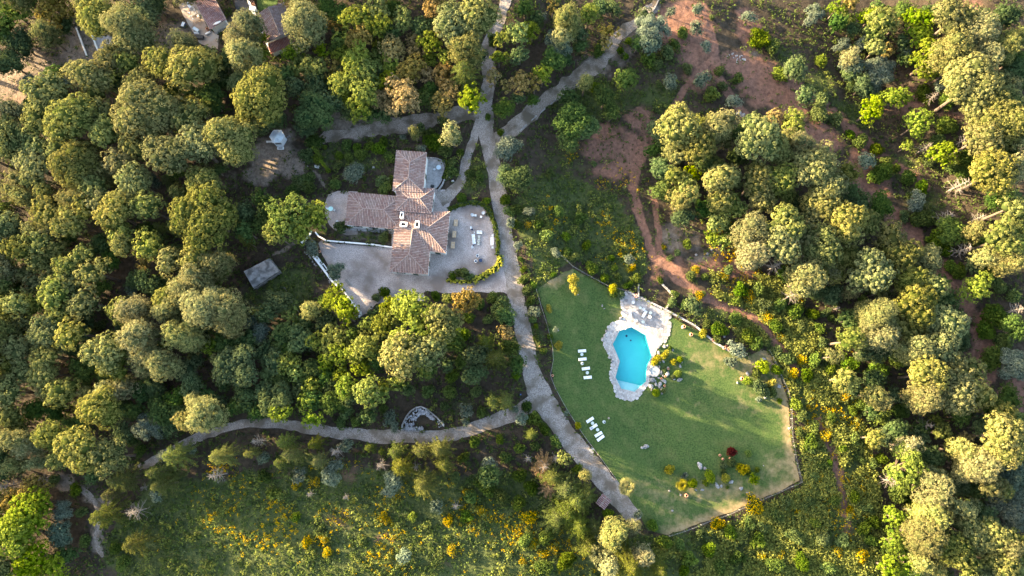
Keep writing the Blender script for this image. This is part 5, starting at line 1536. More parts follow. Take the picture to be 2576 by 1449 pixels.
        PR[(sp, cls, var, 'f')] = np_mesh('flowers', *fl[:2], LEAFMAT['flower'], fl[2])
    elif sp == 'C':      # cypress or fir with feathery arching boughs
        R = (2.6, 4.4, 6.5)[cls]; H = (9.0, 13.0, 15.0)[cls]
        PP = []; nb = (34, 56, 80)[cls]
        tm.tube([(0, 0, -.3), (0, 0, H * .5), (0, 0, H)], [.12 + R * .03, .1 + R * .015, .03], 7)
        for k in range(nb):
            t = (k + .5) / nb; z = H * (.22 + .76 * t); l = R * (1 - t) ** .62 * r.uniform(.75, 1.12) + .25
            a = k * 2.39996 + r.uniform(-.3, .3); d = np.array([math.cos(a), math.sin(a), 0])
            ns = max(3, int(l / .28))
            pts = [np.array([0, 0, z]) + d * l * s + (0, 0, l * (.34 * s - .62 * s * s)) for s in np.linspace(.1, 1, ns)]
            tm.tube([pts[0], pts[ns // 2], pts[-1]], [.05, .035, .012], 4)
            side = np.array([-d[1], d[0], 0])
            for i, p in enumerate(pts):
                s = i / (ns - 1); wdt = .5 * (1 - s * .65)
                for q in (-1, 0, 1):
                    PP.append([*(p + side * q * wdt * .7 + d * abs(q) * .1), *(np.array([0, 0, .8]) + d * .4), .24 + .1 * (1 - s)])
        P = np.array(PP)
        V = cards(P, 5, .34, r, rnd=.9, aspect=.45)
    elif sp == 'D':      # bare tree
        R = (1.6, 2.8, 4.5)[cls]; H = (4.0, 8.0, 10.0)[cls]; tmat = M_DEADW
        tm.tube([(0, 0, -.3), (.1, 0, H * .5), (0, .1, H)], [.12 + R * .025, .09 + R * .012, .02], 6)
        nb = (22, 34, 46)[cls]; tw = MB()
        for k in range(nb):
            t = (k + .5) / nb; z = H * (.3 + .68 * t); l = R * (1 - t * .75) * r.uniform(.6, 1.1); a = k * 2.39996 + r.uniform(-.4, .4)
            d = Vector((math.cos(a), math.sin(a), r.uniform(-.15, .35)))
            b0 = Vector((0, 0, z)); b1 = b0 + d * l * .5 + Vector((0, 0, r.uniform(-.1, .15))); b2 = b0 + d * l
            tw.tube([b0, b1, b2], [.07, .045, .015], 4)
            for q in range(4):
                f = r.uniform(.35, .95); bb = b0.lerp(b2, f); e = bb + (d * .5 + Vector((r.uniform(-.9, .9), r.uniform(-.9, .9), r.uniform(-.4, .4)))) * l * .3
                tw.tube([bb, e], [.03, .01], 3)
        PR[key] = (tm.mesh('trunk', tmat), tw.mesh('branches', tmat), R, H)
        return PR[key]
    elif sp == 'N':      # slender cypress column
        R = .55; H = 8.5
        L = np.array([(r.uniform(-.08, .08), r.uniform(-.08, .08), .8 + 7.4 * k / 13, .5 * math.sin(math.pi * (.2 + .72 * (1 - abs(k / 13 - .35)))) * (1.05 - .75 * k / 13) + .1) for k in range(14)])
        P = puffs_on(L, .34, .2, r, low=-.9)
        V = join([cards(P, 8, .22, r, rnd=.8, aspect=.6), core_of(L, .85)])
        tm.tube([(0, 0, -.3), (0, 0, 7)], [.14, .05], 6)
    PR[key] = (tm.mesh('trunk', tmat), np_mesh('crown', V[0], V[1], LEAFMAT.get(sp, LEAFMAT['S']), V[2]), R, H)
    return PR[key]

NAMES = {'P': ('umbrella_pine', 'round-crowned umbrella pine', 'tree', 'umbrella pines'), 'A': ('aleppo_pine', 'pale soft-crowned pine', 'tree', 'pale pines'), 'O': ('oak_tree', 'leafy green oak', 'tree', 'leafy oaks'),
         'U': ('lime_green_tree', 'lime-green broadleaf tree', 'tree', 'lime-green trees'), 'G': ('evergreen_oak', 'dark evergreen oak', 'tree', 'dark evergreen oaks'), 'K': ('cork_oak', 'grey-green oak', 'tree', 'grey-green oaks'),
         'B': ('golden_oak', 'golden-brown leaved oak', 'tree', 'golden-brown oaks'), 'L': ('olive_tree', 'silvery grey olive', 'tree', 'olive trees'), 'C': ('cypress_tree', 'feathery green conifer', 'tree', 'feathery conifers'),
         'D': ('dead_tree', 'bare dead tree', 'tree', 'bare dead trees'), 'S': ('shrub', 'green shrub', 'shrub', 'green shrubs'), 'Y': ('broom_bush', 'yellow-flowering broom bush', 'bush', 'yellow broom bushes'),
         'T': ('clipped_bush', 'clipped round bush', 'bush', 'clipped round bushes'), 'N': ('slender_cypress', 'slender column cypress', 'tree', 'slender cypresses')}
CLS = {'P': (3.9, 6.4), 'A': (3.3, 5.0), 'O': (3.1, 4.9), 'B': (3.1, 4.9), 'U': (3.1, 4.9), 'G': (3.1, 4.9), 'K': (3.1, 4.9), 'L': (2.5, 4.1), 'S': (1.35, 2.25), 'C': (3.4, 5.4), 'D': (2.1, 3.6), 'Y': (99, 99), 'T': (99, 99), 'N': (99, 99)}
VARS = {'P': 7, 'A': 5, 'O': 5, 'G': 4, 'L': 3, 'C': 3, 'D': 3, 'S': 4, 'K': 3, 'B': 3, 'U': 3, 'Y': 2, 'T': 1, 'N': 2}
OVER = {}
PLANTS = []
tr_ = np.random.default_rng(99)
def plant(sp, dx, dy, rpx, hs=1.0, label=None, leafmat=None, names=None):
    if sp in 'POBGKAC' and 560 < dx < 835 and 430 < dy < 640: hs *= 1.5
    if sp in 'POBGKAC' and 870 < dx < 1345 and 715 < dy < 1015: hs *= 1.55
    if sp == 'C' and 1330 < dx < 1540 and 1130 < dy < 1360: hs *= .6
    if sp in 'CD' and 380 < dx < 1250 and 1080 < dy < 1270: hs *= 1.15
    r = rpx / 10.0
    lo, hi = CLS[sp]
    cls = 0 if r < lo else (1 if r < hi else 2)
    var = int(tr_.integers(VARS[sp]))
    tm, cm, R, H = proto(sp, cls, var)
    r *= {'P': 1.1, 'A': 1.12, 'O': 1.05, 'B': 1.05}.get(sp, 1.0)
    s = r / R; zs = (s ** .55) * hs * float(tr_.uniform(.92, 1.1))
    if sp in 'STY': zs = s ** .9 * hs
    hc = (H - R * .45) * zs if sp not in 'CDN' else H * zs * .55
    p = W(dx, dy, hc)
    f = depth_at(dy, p.z) / 170.0
    s *= f
    nm = names or NAMES[sp]
    o = newobj(nm[0], None, None, (p.x, p.y, p.z - hc), float(tr_.uniform(0, 6.28)))
    q_ = float(tr_.uniform(.84, 1.16)) if sp in 'SLGKYC' else float(tr_.uniform(.93, 1.07))
    o.scale = (s * q_, s / q_, zs)
    if sp == 'N': o.scale = (1, 1, 1)
    newobj('trunk' if sp not in 'STY' else 'stems', tm, o)
    if leafmat:
        k = (cm.name, leafmat)
        if k not in OVER:
            c2 = cm.copy(); c2.materials[0] = LEAFMAT[leafmat]; OVER[k] = c2
        cm = OVER[k]
    newobj('crown' if sp not in 'STYD' else ('branches' if sp == 'D' else 'foliage'), cm, o)
    if sp == 'Y': stuff(newobj('flowers', PR[(sp, cls, var, 'f')], o))
    PLANTS.append((p.x, p.y, r))
    if label: tag(o, label, nm[2], nm[3])
    else: reg(o, nm[1], nm[2], nm[3], (dx, dy))
    return o
# tile lists: x,y,r,kind with three sheet units to one plan unit
TL = {}
TL[(0, 0)] = """670,560,150,P;830,430,105,P;1020,290,130,P;970,470,95,P;860,600,110,P;1350,290,100,P;1220,470,125,P;1440,500,170,P;1090,830,270,P;1050,625,120,P;720,690,100,P;330,700,170,P;470,640,75,L;210,630,85,L;275,900,115,P;240,1085,105,P;250,1240,115,P;540,900,185,P;560,1240,205,P;430,1120,95,P;750,850,110,P;800,990,110,P;60,810,95,P;60,1030,140,P;1240,1170,175,P;1440,890,150,P;1470,1080,165,P;1750,1040,195,P;1020,1120,100,P;900,1230,115,P;1000,1350,135,P;745,1290,85,A;1160,1370,60,L;1275,1375,60,C;1540,1400,140,P;700,1410,100,P;400,570,85,G;90,80,130,O;400,60,140,B;290,210,105,A;150,330,115,G;480,200,75,G;40,270,80,G;70,470,120,G;700,120,150,P;900,130,165,A;1080,100,140,G;1190,40,80,G;1840,140,110,A;1770,270,105,A;1800,370,130,A;1330,650,60,L;1420,690,65,O;1590,720,120,G;1620,560,110,K;1740,440,110,K;100,1340,85,A;150,1220,60,L;230,1340,85,P;320,1420,80,P;60,1430,90,A;1700,620,70,G;640,30,110,A;230,30,80,O;60,180,70,G;1620,780,80,G;1290,760,80,P;1330,1290,80,G;1640,1290,60,G"""
TL[(1, 0)] = """330,110,175,A;360,280,85,O;270,390,95,U;490,380,65,U;430,510,110,O;450,620,90,K;780,130,135,O;900,70,130,O;900,200,110,O;650,110,95,G;780,280,110,B;760,440,125,O;830,540,115,O;650,620,110,O;810,700,120,O;790,830,110,O;560,780,120,K;440,850,165,K;380,960,95,K;1040,380,115,B;1010,500,85,O;1190,380,75,B;1170,510,115,B;1320,330,105,O;1510,190,180,P;1670,110,150,P;1570,330,135,A;1110,720,155,B;990,620,85,O;1410,560,85,B;1570,570,150,C;1450,700,95,B;1620,750,115,O;1390,790,95,B;1310,680,65,G;980,870,65,K;1330,40,95,B;1800,300,55,S;1830,430,65,O;1870,820,95,G;1800,580,65,B;1890,640,60,B;1890,1130,105,L;1900,1340,95,G;530,60,100,G;1100,140,105,O;1240,210,100,G;600,200,65,B;60,420,65,O;150,560,90,G;290,650,90,G;230,560,80,G;700,850,80,G;880,860,80,K;950,700,60,G;1280,560,70,B;1000,250,90,G;470,200,80,G;620,380,70,G;930,560,60,G;40,300,70,O;1690,430,60,G;1440,430,70,O;560,620,60,K;1860,290,60,O;1750,880,30,S;1840,1000,30,S
440,1070,75,S;380,1180,60,S;450,1200,45,S;680,1100,40,S;690,1180,35,S;790,1170,50,S;760,1110,40,S;850,1100,40,S;930,1110,60,S;630,1180,35,S;610,1250,35,S;1010,1190,40,S;740,1310,90,L;600,1390,50,S;1360,1080,90,S;1420,1130,70,S;1470,980,75,A;1430,920,55,S;1190,980,40,A;960,1060,45,S;1110,1035,28,L;1520,1040,40,S;1610,1310,42,S;1690,1330,38,S;1470,1290,45,S;1480,1220,40,S;1540,1150,35,S;820,1275,22,S;1020,1340,25,S;960,1360,60,S;970,1420,60,S;1250,1120,40,L;520,1110,22,S;1240,960,40,S;1300,1000,45,S;380,1340,60,S;330,1390,70,S;280,1440,60,S;390,1410,60,S"""
TL[(2, 0)] = """40,270,90,O;60,420,75,K;420,110,115,A;380,240,85,A;580,110,95,O;310,60,60,B;230,130,40,L;340,330,125,L;710,230,85,B;710,310,65,B;300,450,95,G;390,440,70,G;50,620,85,B;170,640,75,B;230,580,75,O;560,590,60,A;650,380,50,S;1060,200,130,L;1040,330,105,L;1000,130,70,K;1030,460,60,S;1100,490,45,S;1180,400,65,S;1400,70,50,L;1390,210,62,L;1460,350,52,L;1190,620,66,L;1430,600,70,L;1670,770,66,L;1500,710,60,S;1320,520,42,S;430,730,80,G;460,910,160,G;560,960,120,G;700,740,105,G;850,600,90,G;430,1030,100,G;0,1090,85,L;620,1235,26,S;285,1310,42,S;50,1340,115,G;1780,130,60,L;1870,290,90,S;1270,960,160,P;1150,990,115,G;1410,1090,140,P;1260,1130,120,P;1550,950,125,P;1620,880,95,A;1850,1040,185,P;1150,1280,115,K;1340,1320,80,U;1580,1330,125,P;1850,1360,135,P;1330,1420,95,P;1080,1130,70,G;880,310,32,S;820,380,34,S;860,425,28,S;150,230,80,O;100,60,80,G;500,250,80,K;520,350,60,G;760,60,60,G;680,60,70,G;1200,90,45,L;1510,130,25,S;620,660,50,S;150,760,50,G;1290,250,50,S;1170,1120,90,G;1480,1220,110,G;1700,1000,80,G;1720,1180,90,G;750,860,70,G;40,740,50,G;1230,330,40,S;1590,640,40,S;1560,540,40,S;1700,590,45,S;180,150,70,G;1110,640,25,S;950,330,60,G;900,540,40,S"""
TL[(3, 0)] = """340,110,100,L;520,60,65,O;510,170,85,G;620,30,75,B;780,130,95,U;790,250,85,O;1140,140,115,U;970,190,65,B;1150,270,95,O;1210,450,155,O;650,400,65,A;560,340,75,L;640,490,105,L;720,330,80,L;910,370,65,B;850,540,135,L;780,630,95,L;1040,400,65,L;1400,130,175,P;1440,330,145,A;1630,200,155,A;1700,400,115,A;1840,340,110,A;1800,120,130,G;1540,640,230,P;1770,900,225,P;1620,1030,150,P;1720,1300,175,P;1880,1250,125,P;960,740,115,U;780,820,115,U;1130,930,115,U;1310,1150,105,U;400,450,60,S;200,530,110,K;40,350,65,S;290,720,85,K;420,740,62,S;385,860,76,S;510,890,58,S;630,1010,42,S;690,1060,62,S;830,1120,62,S;740,1210,72,L;860,1310,96,S;1060,1340,62,S;1170,1420,65,S;1350,950,85,S;900,1220,50,S;190,920,115,O;60,890,75,B;270,1080,115,A;440,1150,95,A;60,1100,130,P;320,1260,165,P;80,1350,140,P;440,1390,135,P;630,1440,85,G;660,640,65,S;1230,740,65,D;1470,1060,65,D;1180,1120,70,D;1440,1400,95,D;1280,1060,60,S;1220,1200,70,S;1500,1200,90,S;1880,620,60,A;1480,480,70,G;1300,640,50,L;1850,450,80,G;640,220,60,G;1180,700,80,S;1420,1270,60,S;970,1270,40,S;620,560,70,G;90,560,60,S;1020,330,70,K;600,150,60,S;1500,1330,80,S;1050,1100,50,U;1350,760,70,S"""
TL[(0, 1)] = """520,30,115,A;150,30,80,A;330,150,115,P;510,220,125,P;640,130,95,P;860,160,145,P;720,50,105,P;1110,110,115,P;960,60,90,P;1540,180,255,P;90,260,75,P;220,270,85,P;370,290,85,P;260,380,115,P;150,440,105,P;40,430,85,P;140,340,65,P;420,440,85,P;620,470,85,P;900,300,105,P;930,390,85,P;1110,390,115,P;1280,530,95,P;40,560,95,P;320,530,95,P;500,560,85,P;190,600,65,P;700,600,115,P;370,640,75,P;240,700,85,P;120,700,85,G;530,690,95,P;400,770,115,P;650,830,115,P;110,830,105,P;250,860,95,P;50,930,85,P;180,970,75,P;430,940,95,P;360,1050,125,P;540,1060,115,P;80,1070,85,P;240,1110,85,P;450,1140,90,P;130,1190,105,P;60,1290,85,P;330,1230,120,P;180,1340,95,P;330,1370,130,P;40,1400,85,P;970,880,125,A;1000,1070,145,A;790,1200,155,P;860,1330,100,P;1070,1250,125,A;1190,1290,115,A;1470,500,115,P;1440,640,115,A;1350,740,115,A;1510,840,170,A;1230,890,105,A;1660,850,145,A;1700,960,120,A;1320,1060,125,A;1420,1110,100,A;1590,520,120,A;1140,690,125,G;1020,660,75,G;990,740,62,L;760,720,75,G;1080,550,80,B;1220,270,60,C;750,1010,50,S;650,1090,60,G;640,1340,125,G;1590,1160,75,O;1700,1160,85,G;1790,1320,185,K;1400,1350,105,K;1860,370,50,C;1870,150,90,G;1850,290,90,G;1680,1080,90,G;1900,1000,60,L;900,1430,65,A;520,350,80,G;760,400,100,G;840,500,90,G;1200,700,80,G;560,880,80,G;640,960,90,G;1530,1050,60,G;1660,620,80,G;1700,480,70,G;20,160,70,G;60,80,70,O;1180,380,80,G;1230,1180,60,G;930,1190,90,P;570,1200,80,G;20,1180,70,G;20,700,70,P"""
TL[(1, 1)] = """250,180,170,O;110,180,115,G;150,320,105,O;330,280,105,O;440,190,115,O;60,60,95,G;30,250,80,G;640,260,55,S;700,240,35,S;965,345,45,S;415,420,70,L;605,595,82,L;600,790,105,O;680,860,85,O;520,830,75,O;680,940,85,O;390,880,75,A;180,820,105,G;100,910,85,K;220,1060,115,K;30,1060,85,L;340,1120,115,G;480,1130,95,O;600,1130,130,O;640,1230,115,O;520,1290,75,O;820,1180,105,O;800,1330,85,O;860,1010,65,O;1020,860,95,O;1150,830,85,O;960,980,95,O;1080,950,100,O;1230,1040,255,O;1080,1240,170,P;1400,990,150,P;1470,1130,110,G;1290,1210,150,P;1580,830,110,B;1450,800,50,O;250,1290,95,O;290,1370,70,O;140,1270,105,K;430,1330,95,G;640,1380,65,O;1850,880,95,S;1890,950,75,G;1730,1140,85,C;1810,1260,115,C;1660,1240,110,K;1650,1370,105,G;1290,1340,85,G;1690,850,50,S;1360,790,45,S;970,755,50,S;900,790,35,S;60,1210,80,K;110,1380,90,G;350,1400,80,G;530,1400,80,G;740,1080,70,G;760,1250,80,O;900,1260,90,G;1560,1080,60,S;1790,800,50,S;1880,1060,60,B;1920,1170,70,S;1600,950,50,S;330,1000,60,S;480,930,40,S;1740,960,40,S;1550,1290,60,S;1480,1390,60,S;60,940,60,G;1580,620,50,S;1530,610,40,S;1480,640,35,S;1620,640,35,S;1550,40,37,T;1740,62,32,S;1880,60,50,S;1910,140,40,S;1920,230,40,L;1450,1300,60,G"""
TL[(2, 1)] = """30,130,52,S;130,150,42,L;250,330,60,S;410,335,40,S;470,490,42,S;600,580,55,S;690,650,36,S;775,570,30,S;885,510,45,L;905,575,36,Y;880,700,30,S;800,640,32,S;940,650,40,S;315,620,23,S;330,1040,25,L;290,1090,26,S;300,1150,22,S;90,660,36,S;110,740,36,S;160,690,30,S;140,830,42,S;170,900,50,L;180,1010,22,S;45,400,36,L;70,510,26,S;1230,770,36,S;1210,835,40,S;1370,860,72,K;1300,850,40,S;1320,390,40,S;1550,230,100,O;1520,340,75,U;1600,370,65,O;1650,280,65,G;1300,180,105,G;1460,120,100,G;1570,60,95,P;1310,30,95,P;1830,270,140,A;1860,450,115,A;1880,60,110,P;1390,580,32,Y;1800,790,52,Y;1600,640,36,Y;1420,780,36,Y;1145,415,22,Y;1730,750,60,S;1560,1030,70,S;1690,960,62,S;1480,1000,42,S;1790,1080,72,S;1840,1140,62,S;1700,1190,72,L;1550,1110,32,S;1880,1310,52,U;1850,1360,40,S;1190,1180,18,S;40,1300,75,G;1250,460,30,S;1190,500,25,S;1740,520,45,S;1850,730,60,S;1890,860,60,S;1920,950,50,Y;1440,760,25,S;750,500,30,S;560,400,40,S;330,460,40,L;420,440,35,S;200,240,40,S;350,150,50,S;120,250,30,Y;520,200,50,S;180,1100,25,S;240,1200,25,S;150,960,30,S;90,580,25,S;270,1010,22,S;20,240,45,S;1700,820,40,S;1350,640,40,S;1450,640,30,S;1640,590,40,S;1120,660,25,S;30,1380,40,S"""
TL[(3, 1)] = """140,250,155,P;100,390,155,P;430,50,150,P;600,210,155,P;330,170,75,P;760,220,100,P;420,400,145,P;300,320,105,P;620,330,105,P;330,630,140,A;500,610,65,A;790,600,175,P;640,560,60,G;1000,480,145,P;940,340,110,P;1110,690,145,P;1220,690,110,P;1100,860,170,P;870,920,155,A;880,1080,130,A;1060,1030,145,P;1330,1000,155,P;1300,1180,145,P;1150,1180,115,A;1230,1380,145,P;1430,1330,115,P;1540,1350,95,P;1240,490,110,A;1120,60,85,L;1160,190,100,S;1330,190,80,D;1380,300,130,G;1290,360,100,S;1460,440,90,D;1580,720,130,U;1550,560,65,K;1690,570,70,S;1770,350,150,P;1880,500,110,P;1680,480,85,A;1600,280,75,A;1860,110,110,P;1580,200,65,D;1870,890,75,D;1500,960,50,D;1730,930,120,S;1850,1030,115,G;1700,1250,100,S;1860,1300,135,L;620,960,110,K;750,1200,105,K;570,1240,42,S;440,910,36,S;340,920,52,S;480,810,32,S;620,1310,72,S;255,1270,42,Y;190,1370,46,Y;105,1100,32,Y;180,780,95,D;50,560,85,D;1190,1060,80,P;980,1250,90,S;830,1350,90,S;200,900,70,S;90,860,60,S;60,1010,60,S;260,1010,50,S;380,1030,50,S;150,1250,60,S;60,1200,50,S;350,1270,60,S;300,1390,60,S;480,1340,50,S;70,1340,50,S;420,1140,45,S;660,1090,60,S;1650,1050,80,S;1440,600,70,S;1740,700,70,S;1850,780,60,S;1640,380,70,S;1350,440,60,S;1500,320,60,S;1850,230,80,P;1780,1130,80,S;640,750,60,A;720,830,50,S;520,880,40,D;1040,180,50,S;470,950,30,S;1380,560,60,S;130,620,60,S;230,700,40,S"""
TL[(0, 2)] = """740,190,140,P;760,60,90,A;890,40,85,A;40,60,105,P;60,420,115,A;150,480,100,A;390,380,105,P;620,500,175,P;820,560,155,P;430,570,75,P;440,60,110,P;270,200,115,G;410,200,85,G;1210,200,125,G;1130,320,130,L;940,360,95,G;1340,90,100,G;1490,240,140,A;1370,290,75,A;1440,110,65,A;1450,20,110,K;930,720,120,C;850,830,75,C;1340,540,130,C;1220,660,115,C;1240,760,110,C;1430,490,60,L;1680,540,115,C;1640,690,85,D;1090,780,40,D;800,990,130,C;1030,960,110,D;1030,1200,110,C;240,790,105,B;80,770,90,D;120,880,115,B;330,720,60,D;200,1000,200,U;90,1160,200,U;330,900,85,U;240,1340,155,U;390,1390,120,U;470,960,95,L;440,1130,110,L;490,1300,85,G;50,1390,85,U;1900,520,60,C;560,320,100,G;140,330,80,G;60,250,90,P;310,60,70,A;1000,200,80,G;1070,60,90,G;920,200,80,G;1560,90,80,G;1650,150,70,G;1840,80,90,G;1780,170,70,G;60,620,80,A;230,600,60,A;400,720,50,S;560,800,50,S;60,900,70,B;1060,500,50,S;870,1240,50,S;930,1350,60,S;620,960,50,S;1180,840,50,L;700,700,60,G;1000,420,60,G;500,1180,50,L;640,1180,40,S;1240,560,60,L"""
TL[(1, 2)] = """380,140,72,U;420,270,82,U;440,120,90,G;590,140,115,G;150,120,155,G;60,60,90,G;190,210,100,O;850,60,115,O;960,30,60,O;1130,30,62,K;840,240,72,K;1010,250,62,L;1040,320,50,L;1590,200,62,L;1580,290,32,L;1790,130,75,C;1880,130,85,C;20,430,70,D;230,440,85,C;270,530,90,C;190,590,60,C;450,450,65,C;480,580,75,C;610,510,70,D;680,460,62,L;590,620,65,L;860,480,50,C;950,510,35,C;945,610,65,D;1060,510,85,C;1100,620,105,C;1210,625,55,D;1250,500,85,C;1390,490,110,C;1420,600,95,C;1270,750,130,C;1030,730,90,L;990,820,50,L;330,690,65,L;570,710,80,L;410,830,40,D;680,850,42,D;1510,920,50,D;1360,920,60,L;1750,700,105,K;1730,780,80,S;1120,1300,62,L;1760,600,60,L;700,100,70,G;320,50,80,G;690,200,60,G;1460,60,60,S;1660,60,50,S;1420,170,40,S;1300,60,50,S;1700,220,50,S;960,180,40,S;750,290,40,S;640,300,40,S;60,560,50,L;1840,420,40,S;1650,440,50,S;1560,560,50,S;1500,700,50,S;1620,850,60,S;1850,850,70,S;1880,560,50,S;130,820,50,S;60,700,50,S;1180,1000,40,S;300,1000,40,S;1580,1000,50,S;800,1180,40,S;1450,1040,40,Y;520,1170,36,Y;1470,1260,40,Y;540,1270,40,Y;380,1190,40,Y;960,1000,40,Y;990,1030,30,Y;450,740,40,Y;1600,830,40,Y;1690,950,40,Y;300,760,36,Y"""
TL[(2, 2)] = """70,260,52,L;160,270,62,S;140,380,55,C;390,550,60,O;300,700,125,C;400,790,130,C;480,870,150,C;410,960,150,C;560,840,110,C;330,1010,140,C;500,1070,130,C;490,640,42,S;560,690,50,A;720,980,42,S;790,1120,100,A;750,1190,80,A;920,1090,60,A;950,980,42,L;1065,1060,46,S;1150,1190,62,S;880,1360,170,C;740,1380,85,A;1100,1400,120,C;1000,1310,85,A;410,220,26,L;1840,920,72,Y;1550,1050,55,Y;170,1200,45,Y;320,1240,42,Y;240,1280,40,Y;80,1340,30,Y;1880,1310,40,Y;60,480,50,S;180,470,40,S;60,700,60,S;150,780,60,S;60,900,60,S;140,1000,60,Y;260,1150,70,S;420,1330,80,S;250,1390,70,S;100,1180,60,S;560,1240,80,C;620,1080,80,C;640,1300,60,A;680,1180,50,L;1260,1210,50,S;1330,1320,60,S;1480,1250,60,S;1640,1130,60,S;1700,1320,60,S;1850,1180,60,S;1560,1380,60,S;1780,1060,50,S;1900,1080,50,S;1420,1150,50,S;1300,1420,50,S;250,350,40,S;330,440,40,S;110,170,50,S;20,190,40,L;120,560,50,D;240,620,75,D;330,560,60,D"""
TL[(3, 2)] = """840,80,85,A;900,140,60,A;1250,80,155,A;1420,60,150,P;1570,60,115,P;1800,400,180,P;1760,250,125,P;1640,620,155,A;1530,510,90,A;1850,700,135,L;1310,800,145,A;1280,1000,125,A;1230,1170,160,A;1400,1250,130,P;1540,1130,135,P;1720,1150,125,P;1740,1370,125,P;1500,1340,135,P;1860,1250,105,P;1850,1000,125,L;1700,900,105,L;1050,640,150,O;1000,800,105,S;970,1010,95,U;960,350,100,K;1090,470,85,A;1320,370,85,O;1250,550,110,K;1180,310,70,D;1490,400,55,B;1270,270,42,O;920,730,85,D;650,200,42,S;310,175,24,Y;430,385,50,Y;660,330,42,Y;270,245,50,S;240,370,36,S;310,440,60,S;315,495,40,S;415,500,26,T;355,545,24,T;410,550,24,T;410,610,36,S;465,595,26,T;350,690,40,S;390,700,36,Y;715,800,36,Y;620,940,32,Y;650,850,50,S;555,1180,50,S;520,1260,42,Y;960,1190,95,O;1080,1330,125,U;920,1390,110,U;1300,1400,85,A;900,1250,60,S;570,100,42,Y;620,70,42,Y;200,150,55,S;350,330,40,S;480,260,50,S;660,420,55,S;760,470,24,Y;560,480,40,S;700,570,28,S;500,880,50,S;300,900,55,S;360,1040,50,S;130,900,60,S;60,1000,60,S;200,1150,70,S;420,1180,60,S;100,1290,40,Y;60,1370,70,S;250,1350,70,S;440,1390,60,S;720,1100,60,S;780,1180,55,S;700,1290,55,Y;750,950,50,S;800,1040,55,S;1180,520,60,S;1130,760,60,S;1100,900,70,S;1080,1050,70,S;1040,1200,90,O;1180,1350,80,A;1620,330,90,G;1450,250,80,G;1580,800,90,G;1640,1000,100,G;1880,530,90,G;1880,850,90,L;1450,640,80,G;1400,470,80,G;1480,950,90,A;780,60,60,S;700,150,50,S;860,250,70,S;880,400,80,K;800,600,45,S;860,560,50,S;1620,1430,100,P;1880,1420,100,P;1640,1230,100,P;1100,150,80,K;1000,200,70,S;960,80,60,K;1660,150,80,G"""
mix_ = random.Random(8)
for (ti, tj), txt in TL.items():
    ox, oy = ti * 644.0, tj * 483.0
    for q in txt.replace('\n', ';').split(';'):
        q = q.strip()
        if not q: continue
        x, y, r, k = q.split(',')
        if k == 'P' and float(r) < 130 and mix_.random() < .13: k = mix_.choice('AAK')
        plant(k, ox + float(x) / 3, oy + float(y) / 3, float(r) / 3)
WOODS = [([(0,250),(200,180),(600,130),(720,200),(730,310),(600,380),(550,480),(600,560),(600,900),(900,1000),(850,1050),(560,1040),(330,1160),(0,1190)], 60, 'GGPK'),
         ([(1650,300),(1900,310),(2100,390),(2200,490),(2390,740),(2440,900),(2470,1449),(2210,1449),(2190,1150),(2100,900),(1970,720),(1870,580),(1660,480)], 60, 'PPGK'),
         ([(560,780),(1000,790),(1000,960),(960,1020),(560,1040)], 14, 'GKO'), ([(2120,20),(2576,0),(2576,720),(2470,560),(2350,250),(2170,240)], 30, 'GKP'), ([(740,20),(1200,20),(1200,240),(1000,280),(760,260)], 24, 'GOB'), ([(2440,1000),(2576,1000),(2576,1449),(2450,1449)], 14, 'PGL')]
fr_ = random.Random(5)
for poly, n, kinds in WOODS:
    bx = [p[0] for p in poly]; by = [p[1] for p in poly]; k = 0
    for _ in range(6000):
        if k >= n: break
        x, y = fr_.uniform(min(bx), max(bx)), fr_.uniform(min(by), max(by))
        if not pip(x, y, poly): continue
        rr = fr_.uniform(20, 36)
        w_ = W(x, y, 6)
        if min(math.hypot(w_.x - a, w_.y - b) - c * .72 for a, b, c in PLANTS) < rr * .03: continue
        if field(built, w_.x, w_.y) or field(red, w_.x, w_.y) > .25: continue
        plant(fr_.choice(kinds), x, y, rr, hs=.9); k += 1
for k in range(62):                      # the wood goes on beyond the left and top edges
    if k < 42: x, y = fr_.uniform(-190, -25), -90 + k * 38 + fr_.uniform(-15, 15)
    else: x, y = 20 + (k - 42) * 62 + fr_.uniform(-20, 20), fr_.uniform(-150, -55)
    plant(fr_.choice('PPAO'), x, y, fr_.uniform(38, 58))
plant('P', 650, 232, 78, label='big round pine standing alone above the white gazebo')
for q in [(1.0, GZ(1800, 620)), (.9, GZ(1960, 900))]:
    plant('N', *q[1], 6, hs=q[0])
